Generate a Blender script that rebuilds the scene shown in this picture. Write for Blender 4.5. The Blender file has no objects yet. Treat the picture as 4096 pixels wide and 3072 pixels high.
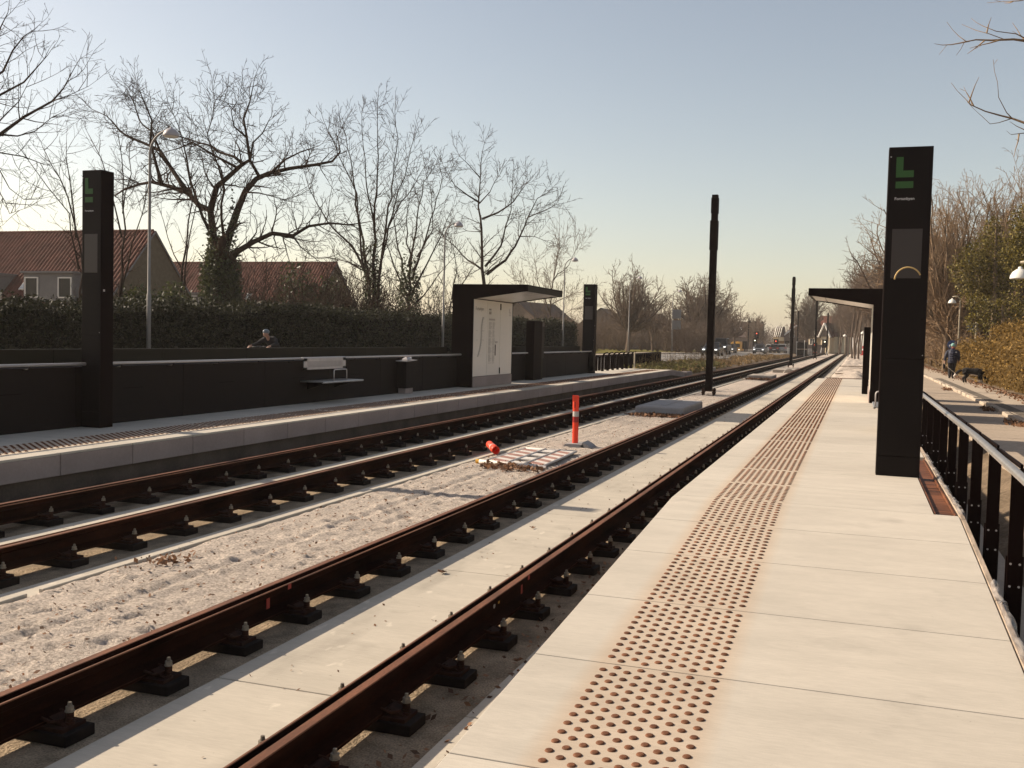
import bpy, bmesh, math, random
import numpy as np
from mathutils import Vector, Matrix, Euler
S = bpy.context.scene
COL = S.collection
R = math.radians
RNG = random.Random(7)
NR = np.random.RandomState(11)

# ------------------------------------------------------------------ camera
CAM = Vector((0.0, 0.0, 1.784))
_y, _p, _r = R(19.041), R(2.75), R(1.4286)
_fw = Vector((-math.sin(_y)*math.cos(_p), math.cos(_y)*math.cos(_p), -math.sin(_p)))
_r0 = Vector((math.cos(_y), math.sin(_y), 0.0))
_u0 = _r0.cross(_fw)
_rt = _r0*math.cos(_r) + _u0*math.sin(_r)
_up = -_r0*math.sin(_r) + _u0*math.cos(_r)
cd = bpy.data.cameras.new('camera'); cam = bpy.data.objects.new('camera', cd); COL.objects.link(cam)
cd.sensor_fit = 'HORIZONTAL'; cd.sensor_width = 36.0; cd.lens = 36.0*4000/4096
cd.clip_start = 0.05; cd.clip_end = 6000
m = Matrix((( _rt.x, _up.x, -_fw.x, CAM.x), (_rt.y, _up.y, -_fw.y, CAM.y), (_rt.z, _up.z, -_fw.z, CAM.z), (0,0,0,1)))
cam.matrix_world = m
S.camera = cam

def at(px, py, Y=None, z=None, X=None, D=None):
    """world point on the sight line through a photo pixel, on a chosen real plane"""
    d = _fw + _rt*((px-2048)/4000.0) + _up*((1536-py)/4000.0)
    if Y is not None: t = Y/d.y
    elif z is not None: t = (z-CAM.z)/d.z
    elif X is not None: t = X/d.x
    else: t = D
    return CAM + d*t

# ------------------------------------------------------------------ mesh helper
class MB:
    def __init__(s): s.v=[]; s.f=[]; s.m=[]
    def add(s, vs, fs, mi=0):
        b=len(s.v); s.v.extend([tuple(v) for v in vs])
        for f in fs: s.f.append(tuple(i+b for i in f)); s.m.append(mi)
        return s
    def box(s, x0,x1,y0,y1,z0,z1, mi=0):
        v=[(x0,y0,z0),(x1,y0,z0),(x1,y1,z0),(x0,y1,z0),(x0,y0,z1),(x1,y0,z1),(x1,y1,z1),(x0,y1,z1)]
        return s.add(v,[(0,3,2,1),(4,5,6,7),(0,1,5,4),(1,2,6,5),(2,3,7,6),(3,0,4,7)],mi)
    def hexa(s, v8, mi=0):
        return s.add(v8,[(0,3,2,1),(4,5,6,7),(0,1,5,4),(1,2,6,5),(2,3,7,6),(3,0,4,7)],mi)
    def obox(s, c, size, rz=0, rx=0, ry=0, mi=0):
        M=Euler((rx,ry,rz)).to_matrix(); h=[q/2 for q in size]; c=Vector(c)
        v=[c+M@Vector((sx*h[0],sy*h[1],sz*h[2])) for sz in(-1,1) for sx,sy in((-1,-1),(1,-1),(1,1),(-1,1))]
        return s.hexa(v,mi)
    def prism(s, poly, axis, a, b, mi=0):
        """poly: 2D list. axis 'x': (y,z); 'y': (x,z); 'z': (x,y)"""
        def P(p,t):
            return (t,p[0],p[1]) if axis=='x' else ((p[0],t,p[1]) if axis=='y' else (p[0],p[1],t))
        n=len(poly); v=[P(p,a) for p in poly]+[P(p,b) for p in poly]
        f=[tuple(range(n-1,-1,-1)), tuple(range(n,2*n))]+[(i,(i+1)%n,n+(i+1)%n,n+i) for i in range(n)]
        return s.add(v,f,mi)
    def tube(s, pts, r, n=8, mi=0, caps=True):
        pts=[Vector(p) for p in pts]; k=len(pts)
        rs=r if isinstance(r,(list,tuple)) else [r]*k
        vs=[]; U=None
        for i,p in enumerate(pts):
            d=(pts[min(i+1,k-1)]-pts[max(i-1,0)])
            if d.length<1e-9: d=Vector((0,0,1))
            d.normalize()
            if U is None:
                U=d.cross(Vector((0,0,1)) if abs(d.z)<.9 else Vector((1,0,0))).normalized()
            else:
                U=(U-d*U.dot(d))
                U=U.normalized() if U.length>1e-6 else d.orthogonal().normalized()
            W=d.cross(U)
            for j in range(n):
                a=2*math.pi*j/n; vs.append(p+(U*math.cos(a)+W*math.sin(a))*rs[i])
        fs=[(i*n+j,i*n+(j+1)%n,(i+1)*n+(j+1)%n,(i+1)*n+j) for i in range(k-1) for j in range(n)]
        if caps: fs+= [tuple(range(n-1,-1,-1)), tuple((k-1)*n+j for j in range(n))]
        return s.add(vs,fs,mi)
    def cyl(s, c, r, z0, z1, n=12, mi=0, r2=None):
        return s.tube([(c[0],c[1],z0),(c[0],c[1],z1)],[r,r if r2 is None else r2],n,mi)
    def lathe(s, c, prof, n=16, mi=0):
        vs=[]; k=len(prof)
        for (r,z) in prof:
            for j in range(n):
                a=2*math.pi*j/n; vs.append((c[0]+r*math.cos(a),c[1]+r*math.sin(a),c[2]+z))
        fs=[(i*n+j,i*n+(j+1)%n,(i+1)*n+(j+1)%n,(i+1)*n+j) for i in range(k-1) for j in range(n)]
        fs+=[tuple(range(n-1,-1,-1)), tuple((k-1)*n+j for j in range(n))]
        return s.add(vs,fs,mi)
    def ell(s, c, r, nu=12, nv=8, mi=0, M=None):
        vs=[]
        c=Vector(c)
        for i in range(nv+1):
            t=math.pi*i/nv
            for j in range(nu):
                a=2*math.pi*j/nu
                q=Vector((r[0]*math.sin(t)*math.cos(a), r[1]*math.sin(t)*math.sin(a), r[2]*math.cos(t)))
                vs.append(c+(M@q if M else q))
        fs=[(i*nu+j,(i+1)*nu+j,(i+1)*nu+(j+1)%nu,i*nu+(j+1)%nu) for i in range(nv) for j in range(nu)]
        return s.add(vs,fs,mi)
    def quad(s, a,b,c,d, mi=0): return s.add([a,b,c,d],[(0,1,2,3)],mi)
    def arrays(s, V, F, mi=0):
        b=len(s.v); s.v.extend(map(tuple,V.tolist())); s.f.extend(map(tuple,(F+b).tolist())); s.m.extend([mi]*len(F)); return s

def build(name, mb, mat, parent=None, org=None, smooth=False, bevel=0.0, label=None, cat=None, group=None, kind=None):
    mats = mat if isinstance(mat,(list,tuple)) else [mat]
    o0 = Vector(parent.location) if (parent is not None and org is None) else Vector(org if org is not None else (0,0,0))
    me = bpy.data.meshes.new(name)
    V = np.array(mb.v, dtype=np.float64).reshape(-1,3) - np.array(o0)
    me.from_pydata(V.tolist(), [], mb.f)
    for mm in mats: me.materials.append(mm)
    if len(mats)>1: me.polygons.foreach_set('material_index', np.array(mb.m,dtype=np.int32))
    if smooth: me.polygons.foreach_set('use_smooth', np.ones(len(me.polygons),dtype=bool))
    me.update()
    o = bpy.data.objects.new(name, me); COL.objects.link(o)
    if parent is not None: o.parent = parent
    else: o.location = o0
    if bevel>0:
        b=o.modifiers.new('bevel','BEVEL'); b.width=bevel; b.segments=2; b.limit_method='ANGLE'; b.angle_limit=R(40)
    tag(o,label,cat,group,kind)
    return o
def tag(o,label=None,cat=None,group=None,kind=None):
    if label: o['label']=label
    if cat: o['category']=cat
    if group: o['group']=group
    if kind: o['kind']=kind
    return o
def part(parent, name, mb, mat, **k):
    """sub-mesh given in world coordinates, under a thing (or a part of a thing)"""
    org = Vector((0,0,0)); q=parent
    while q is not None: org = org + Vector(q.location); q=q.parent
    loc = Vector((0,0,0))
    o = build(name, mb, mat, parent=parent, org=org, **k)
    o.location = loc
    return o
def thing(name, loc, label, cat, group=None):
    o = bpy.data.objects.new(name, None); COL.objects.link(o); o.location = loc; o.empty_display_size=.2
    return tag(o,label,cat,group)
def children(o): return [c for c in o.children]
def dup(o, loc=None, rz=None, sc=None, parent=None, label=None, group=None):
    c=o.copy(); COL.objects.link(c)
    if parent is not None: c.parent=parent
    if loc is not None: c.location=loc
    if rz is not None: c.rotation_euler=(0,0,rz)
    if sc is not None: c.scale=(sc,sc,sc) if not isinstance(sc,tuple) else sc
    if label: c['label']=label
    if group: c['group']=group
    for ch in children(o): dup(ch,parent=c)
    return c
def baked(o):
    """apply modifiers"""
    dg=bpy.context.evaluated_depsgraph_get(); dg.update()
    me=bpy.data.meshes.new_from_object(o.evaluated_get(dg)); old=o.data; o.modifiers.clear(); o.data=me
    return o

# ------------------------------------------------------------------ materials
def mat(name, col, rough=.8, var=.0, scale=3.0, bump=0.0, bscale=None, spec=.3, metal=0.0, stretch=None,
        col2=None, island=0.0, emit=None, estr=0.0, fine=0.0, alpha=None, trans=0.0, detail=4.0, backlit=0.0):
    M=bpy.data.materials.new(name); M.use_nodes=True; nt=M.node_tree; N=nt.nodes; L=nt.links
    bs=N['Principled BSDF']; bs.inputs['Roughness'].default_value=rough; bs.inputs['Metallic'].default_value=metal
    bs.inputs['Specular IOR Level'].default_value=spec
    c=(col[0],col[1],col[2],1)
    bs.inputs['Base Color'].default_value=c
    if trans: bs.inputs['Transmission Weight'].default_value=trans
    if alpha is not None: bs.inputs['Alpha'].default_value=alpha
    if emit: bs.inputs['Emission Color'].default_value=(emit[0],emit[1],emit[2],1); bs.inputs['Emission Strength'].default_value=estr
    geo=N.new('ShaderNodeNewGeometry'); src=geo.outputs['Position']
    if stretch:
        mp=N.new('ShaderNodeMapping'); mp.inputs['Scale'].default_value=stretch; L.new(src,mp.inputs['Vector']); src=mp.outputs['Vector']
    out=None
    if var>0 or col2:
        nz=N.new('ShaderNodeTexNoise'); nz.inputs['Scale'].default_value=scale; nz.inputs['Detail'].default_value=detail; nz.inputs['Roughness'].default_value=.62
        L.new(src,nz.inputs['Vector'])
        rp=N.new('ShaderNodeValToRGB'); rp.color_ramp.elements[0].position=.32; rp.color_ramp.elements[1].position=.68
        a=[max(0,q*(1-var)) for q in col]; b=[q*(1+var) for q in (col2 or col)]
        rp.color_ramp.elements[0].color=(a[0],a[1],a[2],1); rp.color_ramp.elements[1].color=(b[0],b[1],b[2],1)
        L.new(nz.outputs['Fac'],rp.inputs['Fac']); out=rp.outputs['Color']
    if fine>0:
        n2=N.new('ShaderNodeTexNoise'); n2.inputs['Scale'].default_value=scale*23; n2.inputs['Detail'].default_value=2; L.new(src,n2.inputs['Vector'])
        mr=N.new('ShaderNodeMapRange'); mr.inputs['To Min'].default_value=1-fine; mr.inputs['To Max'].default_value=1+fine
        mr.inputs['From Min'].default_value=.3; mr.inputs['From Max'].default_value=.7
        L.new(n2.outputs['Fac'],mr.inputs['Value'])
        out=_mul(nt,out,c,mr.outputs['Result'])
    if island>0:
        mr=N.new('ShaderNodeMapRange'); mr.inputs['To Min'].default_value=1-island; mr.inputs['To Max'].default_value=1+island
        L.new(geo.outputs['Random Per Island'],mr.inputs['Value'])
        out=_mul(nt,out,c,mr.outputs['Result'])
    if out is not None: L.new(out,bs.inputs['Base Color'])
    if bump>0:
        nb=N.new('ShaderNodeTexNoise'); nb.inputs['Scale'].default_value=bscale or scale*6; nb.inputs['Detail'].default_value=5
        L.new(src,nb.inputs['Vector'])
        bp=N.new('ShaderNodeBump'); bp.inputs['Strength'].default_value=bump; bp.inputs['Distance'].default_value=.02
        L.new(nb.outputs['Fac'],bp.inputs['Height']); L.new(bp.outputs['Normal'],bs.inputs['Normal'])
    if backlit>0:
        tr=N.new('ShaderNodeBsdfTranslucent'); mx=N.new('ShaderNodeMixShader'); mx.inputs[0].default_value=backlit
        if out is not None: L.new(out,tr.inputs['Color'])
        else: tr.inputs['Color'].default_value=c
        L.new(bs.outputs[0],mx.inputs[1]); L.new(tr.outputs[0],mx.inputs[2]); L.new(mx.outputs[0],N['Material Output'].inputs['Surface'])
    return M
def _mul(nt,out,c,fac):
    mx=nt.nodes.new('ShaderNodeMix'); mx.data_type='RGBA'; mx.blend_type='MULTIPLY'; mx.inputs['Factor'].default_value=1
    if out is not None: nt.links.new(out,mx.inputs['A'])
    else: mx.inputs['A'].default_value=c
    nt.links.new(fac,mx.inputs['B'])
    return mx.outputs['Result']

M={}
M['slab']=None
M['kerbface']=mat('shaded_kerb_concrete',(.31,.25,.225),.9,var=.10,scale=1.1,bump=.15,bscale=60,fine=.05,spec=.1,island=.06)  # concrete darkened in colour for block faces in shade
M['bed']=mat('smooth_track_concrete',(.41,.375,.325),.9,var=.09,scale=1.1,bump=.10,bscale=70,fine=.06,spec=.12)
M['rough']=mat('rough_track_concrete',(.27,.205,.14),.95,var=.38,scale=4,bump=1.0,bscale=42,fine=.35,spec=.05)
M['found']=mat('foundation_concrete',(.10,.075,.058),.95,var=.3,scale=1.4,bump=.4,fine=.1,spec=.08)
M['sand']=mat('sand',(.455,.385,.325),.97,var=.10,scale=2.0,bump=.9,bscale=120,fine=.4,spec=.05)
M['dirt']=mat('dirt',(.165,.122,.083),.97,var=.35,scale=1.2,bump=.8,bscale=18,fine=.25,spec=.05)
M['asph']=mat('asphalt',(.36,.29,.225),.92,var=.10,scale=.7,bump=.3,bscale=90,fine=.12,spec=.12)
M['road']=mat('main_road_asphalt',(.22,.20,.18),.9,var=.10,scale=.4,bump=.2,bscale=60,fine=.08,spec=.2)
M['pave']=mat('pavement_slabs',(.40,.33,.26),.92,var=.10,scale=1.2,bump=.2,fine=.08,spec=.12)
M['cobble']=mat('dark_cobbles',(.15,.125,.10),.92,var=.2,scale=9,bump=.6,bscale=25,spec=.15)
M['grass']=mat('verge_grass',(.19,.165,.05),.95,var=.3,scale=1.0,bump=.5,fine=.25,spec=.05)
M['rust']=mat('rusty_rail_steel',(.026,.0085,.004),.9,var=.5,scale=7,bump=.15,bscale=60,fine=.2,spec=.06,stretch=(1,.25,1),col2=(.05,.018,.009))
M['railtop']=mat('rusty_rail_top',(.145,.056,.026),.65,var=.4,scale=6,fine=.25,spec=.3,stretch=(1,.25,1))
M['raildark']=mat('dark_rail_web',(.012,.0036,.002),.95,var=.5,scale=4,fine=.2,spec=.04,stretch=(1,.3,1),col2=(.022,.007,.0035))
M['stud']=mat('corroded_stud',(.135,.055,.026),.7,var=.35,scale=30,spec=.2,island=.35)
M['black']=mat('black_paint',(.007,.0024,.0018),.6,var=.12,scale=2,spec=.05)
M['black2']=mat('black_panel',(.0085,.0048,.0038),.5,var=.15,scale=1.5,spec=.14)
M['wallp']=mat('dark_wall_panel',(.010,.0052,.0038),.65,var=.18,scale=.8,spec=.14)
M['wallu']=mat('dark_olive_parapet',(.022,.0165,.009),.65,var=.12,scale=.8,spec=.15)
M['screen']=mat('display_glass',(.042,.031,.028),.3,spec=.35)
M['green']=mat('sign_green',(.035,.10,.025),.5,spec=.3)
M['white']=mat('white_paint',(.72,.68,.62),.45,spec=.4)
M['lettering']=mat('white_lettering',(.80,.76,.74),.5)
M['panelw']=mat('white_enamel_panel',(.70,.65,.58),.22,spec=.5)
M['ink']=mat('dark_print',(.05,.035,.03),.6)
M['inkg']=mat('grey_print',(.36,.32,.28),.6)
M['steel']=mat('brushed_steel',(.46,.43,.40),.38,metal=.85,var=.1,scale=14,spec=.5)
M['alu']=mat('pale_steel',(.48,.44,.42),.45,metal=.35,var=.06,scale=8,spec=.5)
M['nut']=mat('zinc_nut',(.20,.165,.125),.55,metal=.3,var=.3,scale=40,spec=.35,island=.35)
M['rubber']=mat('black_rubber_pad',(.016,.0105,.008),.85,var=.35,scale=12,spec=.12,fine=.2)
M['clip']=mat('rusty_clip',(.030,.011,.006),.8,var=.5,scale=15,spec=.15,island=.3)
M['corten']=mat('rusty_drain_steel',(.075,.024,.009),.65,var=.5,scale=2.2,stretch=(.8,6,1),spec=.3,col2=(.15,.055,.024))
M['board']=mat('weathered_board',(.36,.28,.21),.9,var=.3,scale=8,stretch=(1,.3,1),bump=.4)
M['film']=mat('crumpled_plastic_film',(.5,.46,.43),.25,spec=.5,alpha=.38)
M['orange']=mat('orange_plastic',(.85,.085,.035),.5,spec=.4,backlit=.3)
M['redband']=mat('dark_red_band',(.30,.012,.01),.4,spec=.5)
M['whiteband']=mat('grey_white_band',(.50,.46,.42),.4,spec=.5)
M['barw']=mat('dirty_white_plastic',(.62,.56,.50),.5,var=.12,scale=6,spec=.35)
M['barr']=mat('faded_red_stripe',(.33,.17,.13),.55,var=.25,scale=8)
M['block']=mat('grey_concrete_block',(.30,.285,.28),.9,var=.1,scale=2.5,bump=.3,fine=.08,spec=.15)
M['block2']=mat('tan_concrete_block',(.36,.31,.26),.9,var=.12,scale=2.5,bump=.3,fine=.08,spec=.15)
M['leaf']=mat('dry_leaf',(.19,.10,.055),.8,island=.6,var=.2,scale=6,backlit=.25)
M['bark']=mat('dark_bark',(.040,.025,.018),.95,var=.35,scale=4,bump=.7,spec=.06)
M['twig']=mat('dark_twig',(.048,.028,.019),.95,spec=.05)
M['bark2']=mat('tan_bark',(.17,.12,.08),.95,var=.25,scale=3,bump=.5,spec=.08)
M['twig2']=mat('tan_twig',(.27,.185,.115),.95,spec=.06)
M['barkf']=mat('far_bark',(.12,.088,.068),.95,spec=.05)
M['twigf']=mat('far_twig',(.15,.108,.08),.95,spec=.05)
M['ivy']=mat('ivy_leaf',(.045,.050,.014),.45,island=.6,spec=.45,backlit=.3)
M['hedge']=mat('dark_hedge_leaf',(.020,.0195,.006),.6,island=.75,spec=.2,backlit=.2)
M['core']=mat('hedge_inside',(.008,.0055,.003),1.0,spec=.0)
M['beech']=mat('ochre_hedge_leaf',(.185,.112,.030),.7,island=.6,spec=.2,backlit=.28)
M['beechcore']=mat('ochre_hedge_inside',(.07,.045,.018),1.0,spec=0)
M['ever']=mat('evergreen_leaf',(.125,.097,.018),.55,island=.8,spec=.25,backlit=.2)
M['weed']=mat('dry_weed',(.20,.13,.06),.9,island=.5,backlit=.25)
M['weedg']=mat('green_weed',(.12,.105,.035),.9,island=.5,backlit=.25)
M['tile']=mat('red_roof_tile',(.105,.041,.029),.85,var=.3,scale=1.2,fine=.25,spec=.10)
M['tiled']=mat('dark_roof_tile',(.085,.055,.045),.85,var=.2,scale=1.2,spec=.2)
M['brick']=mat('yellow_brown_brick',(.14,.105,.065),.95,var=.18,scale=4,bump=.3,fine=.15)
M['brickd']=mat('dim_brick',(.15,.11,.09),.95,var=.15,scale=3,fine=.1)
M['render']=mat('cream_render',(.55,.45,.31),.9,var=.06,scale=2)
M['dormer']=mat('grey_zinc',(.16,.15,.145),.7,var=.1,scale=2)
M['glass']=mat('dark_window_glass',(.012,.011,.012),.25,spec=.22)
M['skylight']=mat('skylight_glass',(.25,.30,.32),.05,spec=.9)
M['lamp']=mat('lamp_shade_grey',(.36,.33,.34),.5,spec=.4)
M['lampw']=mat('lamp_shade_white',(.70,.67,.62),.45,spec=.4)
M['pole']=mat('galvanised_pole',(.20,.185,.175),.55,metal=.3,var=.1,scale=3)
M['palepole']=mat('pale_pole',(.42,.36,.27),.6,var=.1,scale=3)
M['ochre']=mat('ochre_sign',(.20,.105,.03),.6)
M['yellow']=mat('yellow_paint',(.62,.32,.03),.5)
M['blue']=mat('sign_blue',(.02,.05,.16),.4,spec=.4)
M['signback']=mat('grey_sign_back',(.19,.19,.20),.5,metal=.3)
M['skin']=mat('skin',(.30,.17,.12),.6)
M['jacket']=mat('navy_jacket',(.014,.016,.035),.6,var=.3,scale=9,spec=.3)
M['cloth']=mat('black_cloth',(.012,.010,.012),.85)
M['hat']=mat('mint_hat',(.20,.36,.32),.9)
M['helmet']=mat('grey_helmet',(.11,.13,.15),.35,spec=.5)
M['redc']=mat('red_scarf',(.35,.03,.03),.8)
M['fur']=mat('black_fur',(.010,.008,.008),.8,bump=.6,bscale=60)
M['furw']=mat('white_fur',(.55,.47,.40),.9)
M['tyre']=mat('tyre',(.015,.014,.014),.9)
M['carblk']=mat('black_car_paint',(.018,.017,.018),.25,spec=.6)
M['cargry']=mat('grey_car_paint',(.12,.12,.125),.3,spec=.6,metal=.2)
M['carslv']=mat('silver_car_paint',(.42,.40,.37),.35,spec=.6,metal=.2)
M['cardrk']=mat('dark_car_paint',(.05,.042,.04),.3,spec=.5)
M['head']=mat('headlight',(.9,.9,.9),.2,emit=(1,.97,.9),estr=1.3)
M['tail']=mat('tail_light',(.25,.01,.01),.3,emit=(1,.05,.02),estr=.12)
M['redlamp']=mat('red_signal_lamp',(.4,.02,.01),.3,emit=(1,.12,.06),estr=1.5)
M['greenlamp']=mat('pale_signal_lamp',(.4,.4,.3),.3,emit=(1,.9,.6),estr=2.5)
M['redpaint']=mat('red_paint_mark',(.33,.045,.03),.7)

def slab_mat(name='platform_concrete',col=(.495,.442,.372),isl=.06,bed=False):
    m_=mat(name,col,.88,var=.055,scale=.9,bump=.0,fine=.0,spec=.15,island=isl)
    nt=m_.node_tree; N=nt.nodes; L=nt.links; bs=N['Principled BSDF']; src=N['Geometry'].outputs['Position'] if 'Geometry' in N else [n for n in N if n.bl_idname=='ShaderNodeNewGeometry'][0].outputs['Position']
    out=bs.inputs['Base Color'].links[0].from_socket
    def layer(out,scale,lo,hi,a,b,stretch=(1,1,1),detail=3):
        mp=N.new('ShaderNodeMapping'); mp.inputs['Scale'].default_value=stretch; L.new(src,mp.inputs['Vector'])
        nz=N.new('ShaderNodeTexNoise'); nz.inputs['Scale'].default_value=scale; nz.inputs['Detail'].default_value=detail; L.new(mp.outputs['Vector'],nz.inputs['Vector'])
        mr=N.new('ShaderNodeMapRange'); mr.inputs['From Min'].default_value=lo; mr.inputs['From Max'].default_value=hi; mr.inputs['To Min'].default_value=a; mr.inputs['To Max'].default_value=b
        L.new(nz.outputs['Fac'],mr.inputs['Value']); return _mul(nt,out,(1,1,1,1),mr.outputs['Result']), nz
    out,_=layer(out,3.2,.35,.65,.955,1.03,(.5,2.0,1))          # broad trowel bands
    out,nb=layer(out,55,.3,.7,.94,1.05,(.22,1.6,1))            # broom finish
    out,_=layer(out,260,.3,.75,1.04,.93)                        # grain
    out,_=layer(out,46,.76,.80,1.0,.6,(1,1,1),2)               # small dark specks
    out,_=layer(out,2.1,.60,.72,1.0,.86,(1,1.3,1),5)            # faint stains
    if bed:
        out,_=layer(out,4.5,.64,.70,1.0,1.22,(1.6,.8,1),6)      # pale cement scuffs
        out,_=layer(out,1.3,.56,.70,1.0,.82,(2.0,.6,1),5)
        out,_=layer(out,23,.73,.77,1.0,.68,(1,1,1),3)
    if not bed:                                                  # rust bleeding from the studs
        sx=N.new('ShaderNodeSeparateXYZ'); L.new(src,sx.inputs[0]); msk=None
        for (a,b) in ((-1.24,-.56),(-9.55,-8.87)):
            r0=N.new('ShaderNodeMapRange'); r0.inputs['From Min'].default_value=a-.06; r0.inputs['From Max'].default_value=a+.03; L.new(sx.outputs[0],r0.inputs['Value'])
            r1=N.new('ShaderNodeMapRange'); r1.inputs['From Min'].default_value=b+.06; r1.inputs['From Max'].default_value=b-.03; L.new(sx.outputs[0],r1.inputs['Value'])
            mu=N.new('ShaderNodeMath'); mu.operation='MULTIPLY'; L.new(r0.outputs[0],mu.inputs[0]); L.new(r1.outputs[0],mu.inputs[1])
            if msk is None: msk=mu.outputs[0]
            else:
                ad=N.new('ShaderNodeMath'); ad.operation='ADD'; L.new(msk,ad.inputs[0]); L.new(mu.outputs[0],ad.inputs[1]); msk=ad.outputs[0]
        mx=N.new('ShaderNodeMix'); mx.data_type='RGBA'; mx.blend_type='MULTIPLY'; L.new(msk,mx.inputs['Factor']); L.new(out,mx.inputs['A']); mx.inputs['B'].default_value=(.975,.885,.81,1); out=mx.outputs['Result']
    L.new(out,bs.inputs['Base Color'])
    bp=N.new('ShaderNodeBump'); bp.inputs['Strength'].default_value=.22; bp.inputs['Distance'].default_value=.004; L.new(nb.outputs['Fac'],bp.inputs['Height']); L.new(bp.outputs['Normal'],bs.inputs['Normal'])
    return m_
M['slab']=slab_mat()
M['bed']=slab_mat('smooth_track_concrete',(.475,.42,.345),.05,True)
# ------------------------------------------------------------------ setting: ground, tracks, platforms
def vnoise(x, y, seed=0):
    """smooth lattice noise in numpy, range about -1..1"""
    xi=np.floor(x).astype(np.int64); yi=np.floor(y).astype(np.int64); fx=x-xi; fy=y-yi
    def h(a,b):
        n=(a*374761393+b*668265263+seed*974711)&0xffffffff
        n=((n^(n>>13))*1274126177)&0xffffffff
        return ((n^(n>>16))&0xffff)/32767.5-1
    u=fx*fx*(3-2*fx); v=fy*fy*(3-2*fy)
    return (h(xi,yi)*(1-u)+h(xi+1,yi)*u)*(1-v)+(h(xi,yi+1)*(1-u)+h(xi+1,yi+1)*u)*v
def dip(Y):
    return np.interp(Y,[-50,112,157,195,250,330,800],[0,0,-.30,-.36,-1.1,-2.4,-4.5])
def grid(xs, ys, zf):
    xs=np.asarray(xs,float); ys=np.asarray(ys,float)
    X,Y=np.meshgrid(xs,ys,indexing='ij'); Z=zf(X,Y)
    V=np.stack([X,Y,Z],-1).reshape(-1,3); n,k=len(xs),len(ys)
    i,j=np.meshgrid(np.arange(n-1),np.arange(k-1),indexing='ij'); a=(i*k+j).ravel()
    return V, np.stack([a,a+k,a+k+1,a+1],-1)
def sheet(name, xs, ys, zf, mt, kind='structure', **k):
    mb=MB(); V,F=grid(xs,ys,zf); mb.arrays(V,F)
    return build(name,mb,mt,kind=kind,smooth=True,**k)
YS=list(np.arange(-6,112,6.0))+list(np.arange(112,420,8.0))
flat=lambda z: (lambda X,Y: np.full_like(X,z)+dip(Y))

# one ground sheet out to the horizon
gx=[-3000,-900,-300,-120,-60,-23.3,-11,-8.9,-5,0,1.2,4,6,12,40,120,300,900,3000]
gy=[-300,-60,-8,0,30,60,112,157,195,250,330,500,900,3500]
sheet('ground',gx,gy,lambda X,Y: -.42+dip(Y)*1.02+np.where(np.abs(X+6)>13,.30,0)*(Y>-20),M['dirt'])
# left road, footpath and verge
sheet('road',[-20.5,-16,-11.75],YS,flat(.2),M['road'])
mb=MB(); 
for y0 in np.arange(-6,300,12.0):
    z=float(dip(y0)); z2=float(dip(y0+12))
    mb.hexa([(-20.65,y0,z-.1),(-20.5,y0,z-.1),(-20.5,y0+12,z2-.1),(-20.65,y0+12,z2-.1),(-20.65,y0,z+.31),(-20.5,y0,z+.31),(-20.5,y0+12,z2+.31),(-20.65,y0+12,z2+.31)])
build('kerb',mb,M['pave'],kind='structure')
sheet('footpath',[-23.4,-20.65],YS,flat(.30),M['pave'])
sheet('verge',[-75,-50,-36,-28,-23.4],[82,88,96,104,112,125,140,157,175,195,220,250],lambda X,Y:.34+dip(Y)+.05*vnoise(X*.4,Y*.4,3),M['grass'])
mk=MB()
for y0 in np.arange(4,120,9.0): mk.box(-16.1,-15.98,y0,y0+4,.19,.205)
build('road_marking',mk,M['white'],kind='structure')
# strip of bare soil between left platform/track and road
sheet('soil',np.arange(-11.75,-8.2,.35),list(np.arange(48,120,1.0))+list(np.arange(120,230,6.0)),
      lambda X,Y: np.interp(X,[-11.75,-11.2,-9,-8.35],[.17,.12,.0,-.22])+dip(Y)+.05*vnoise(X*1.3,Y*.9,5),M['dirt'])

# track slabs
def strip(mb,x0,x1,z0,z1,y0=-3,y1=210,joints=None,gap=.012,mi=0):
    if joints is None: mb.box(x0,x1,y0,y1,z0,z1,mi); return
    js=[y0]+[j for j in joints if y0<j<y1]+[y1]
    for a,b in zip(js[:-1],js[1:]): mb.box(x0,x1,a+gap/2,b-gap/2,z0,z1,mi)
J3=[1.85+3.03*k for k in range(-1,70)]
for cx in (-3.06,-7.17):
    a=MB(); a.box(cx-1.36,cx+1.36,-3,210,-.40,-.262); build('track_bed',a,M['rough'],kind='structure')
    b=MB(); strip(b,cx-.395,cx+.395,-.30,-.246,joints=J3); build('track_slab',b,M['bed'],kind='structure',bevel=.006)
b=MB(); strip(b,-1.90,-1.57,-.40,-.243,joints=J3); strip(b,-6.01,-5.76,-.40,-.246,joints=J3); strip(b,-8.62,-8.36,-.40,-.246)
for y0,y1 in ((-1,5.765),(5.91,7.53),(7.545,10.5),(10.52,13.5),(13.52,18.4),(18.42,40),(40.02,120),(120.02,209)):
    b.box(-5.785,-5.745,y0,y1,-.30,-.212)
build('track_edge',b,M['bed'],kind='structure',bevel=.006)

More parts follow.
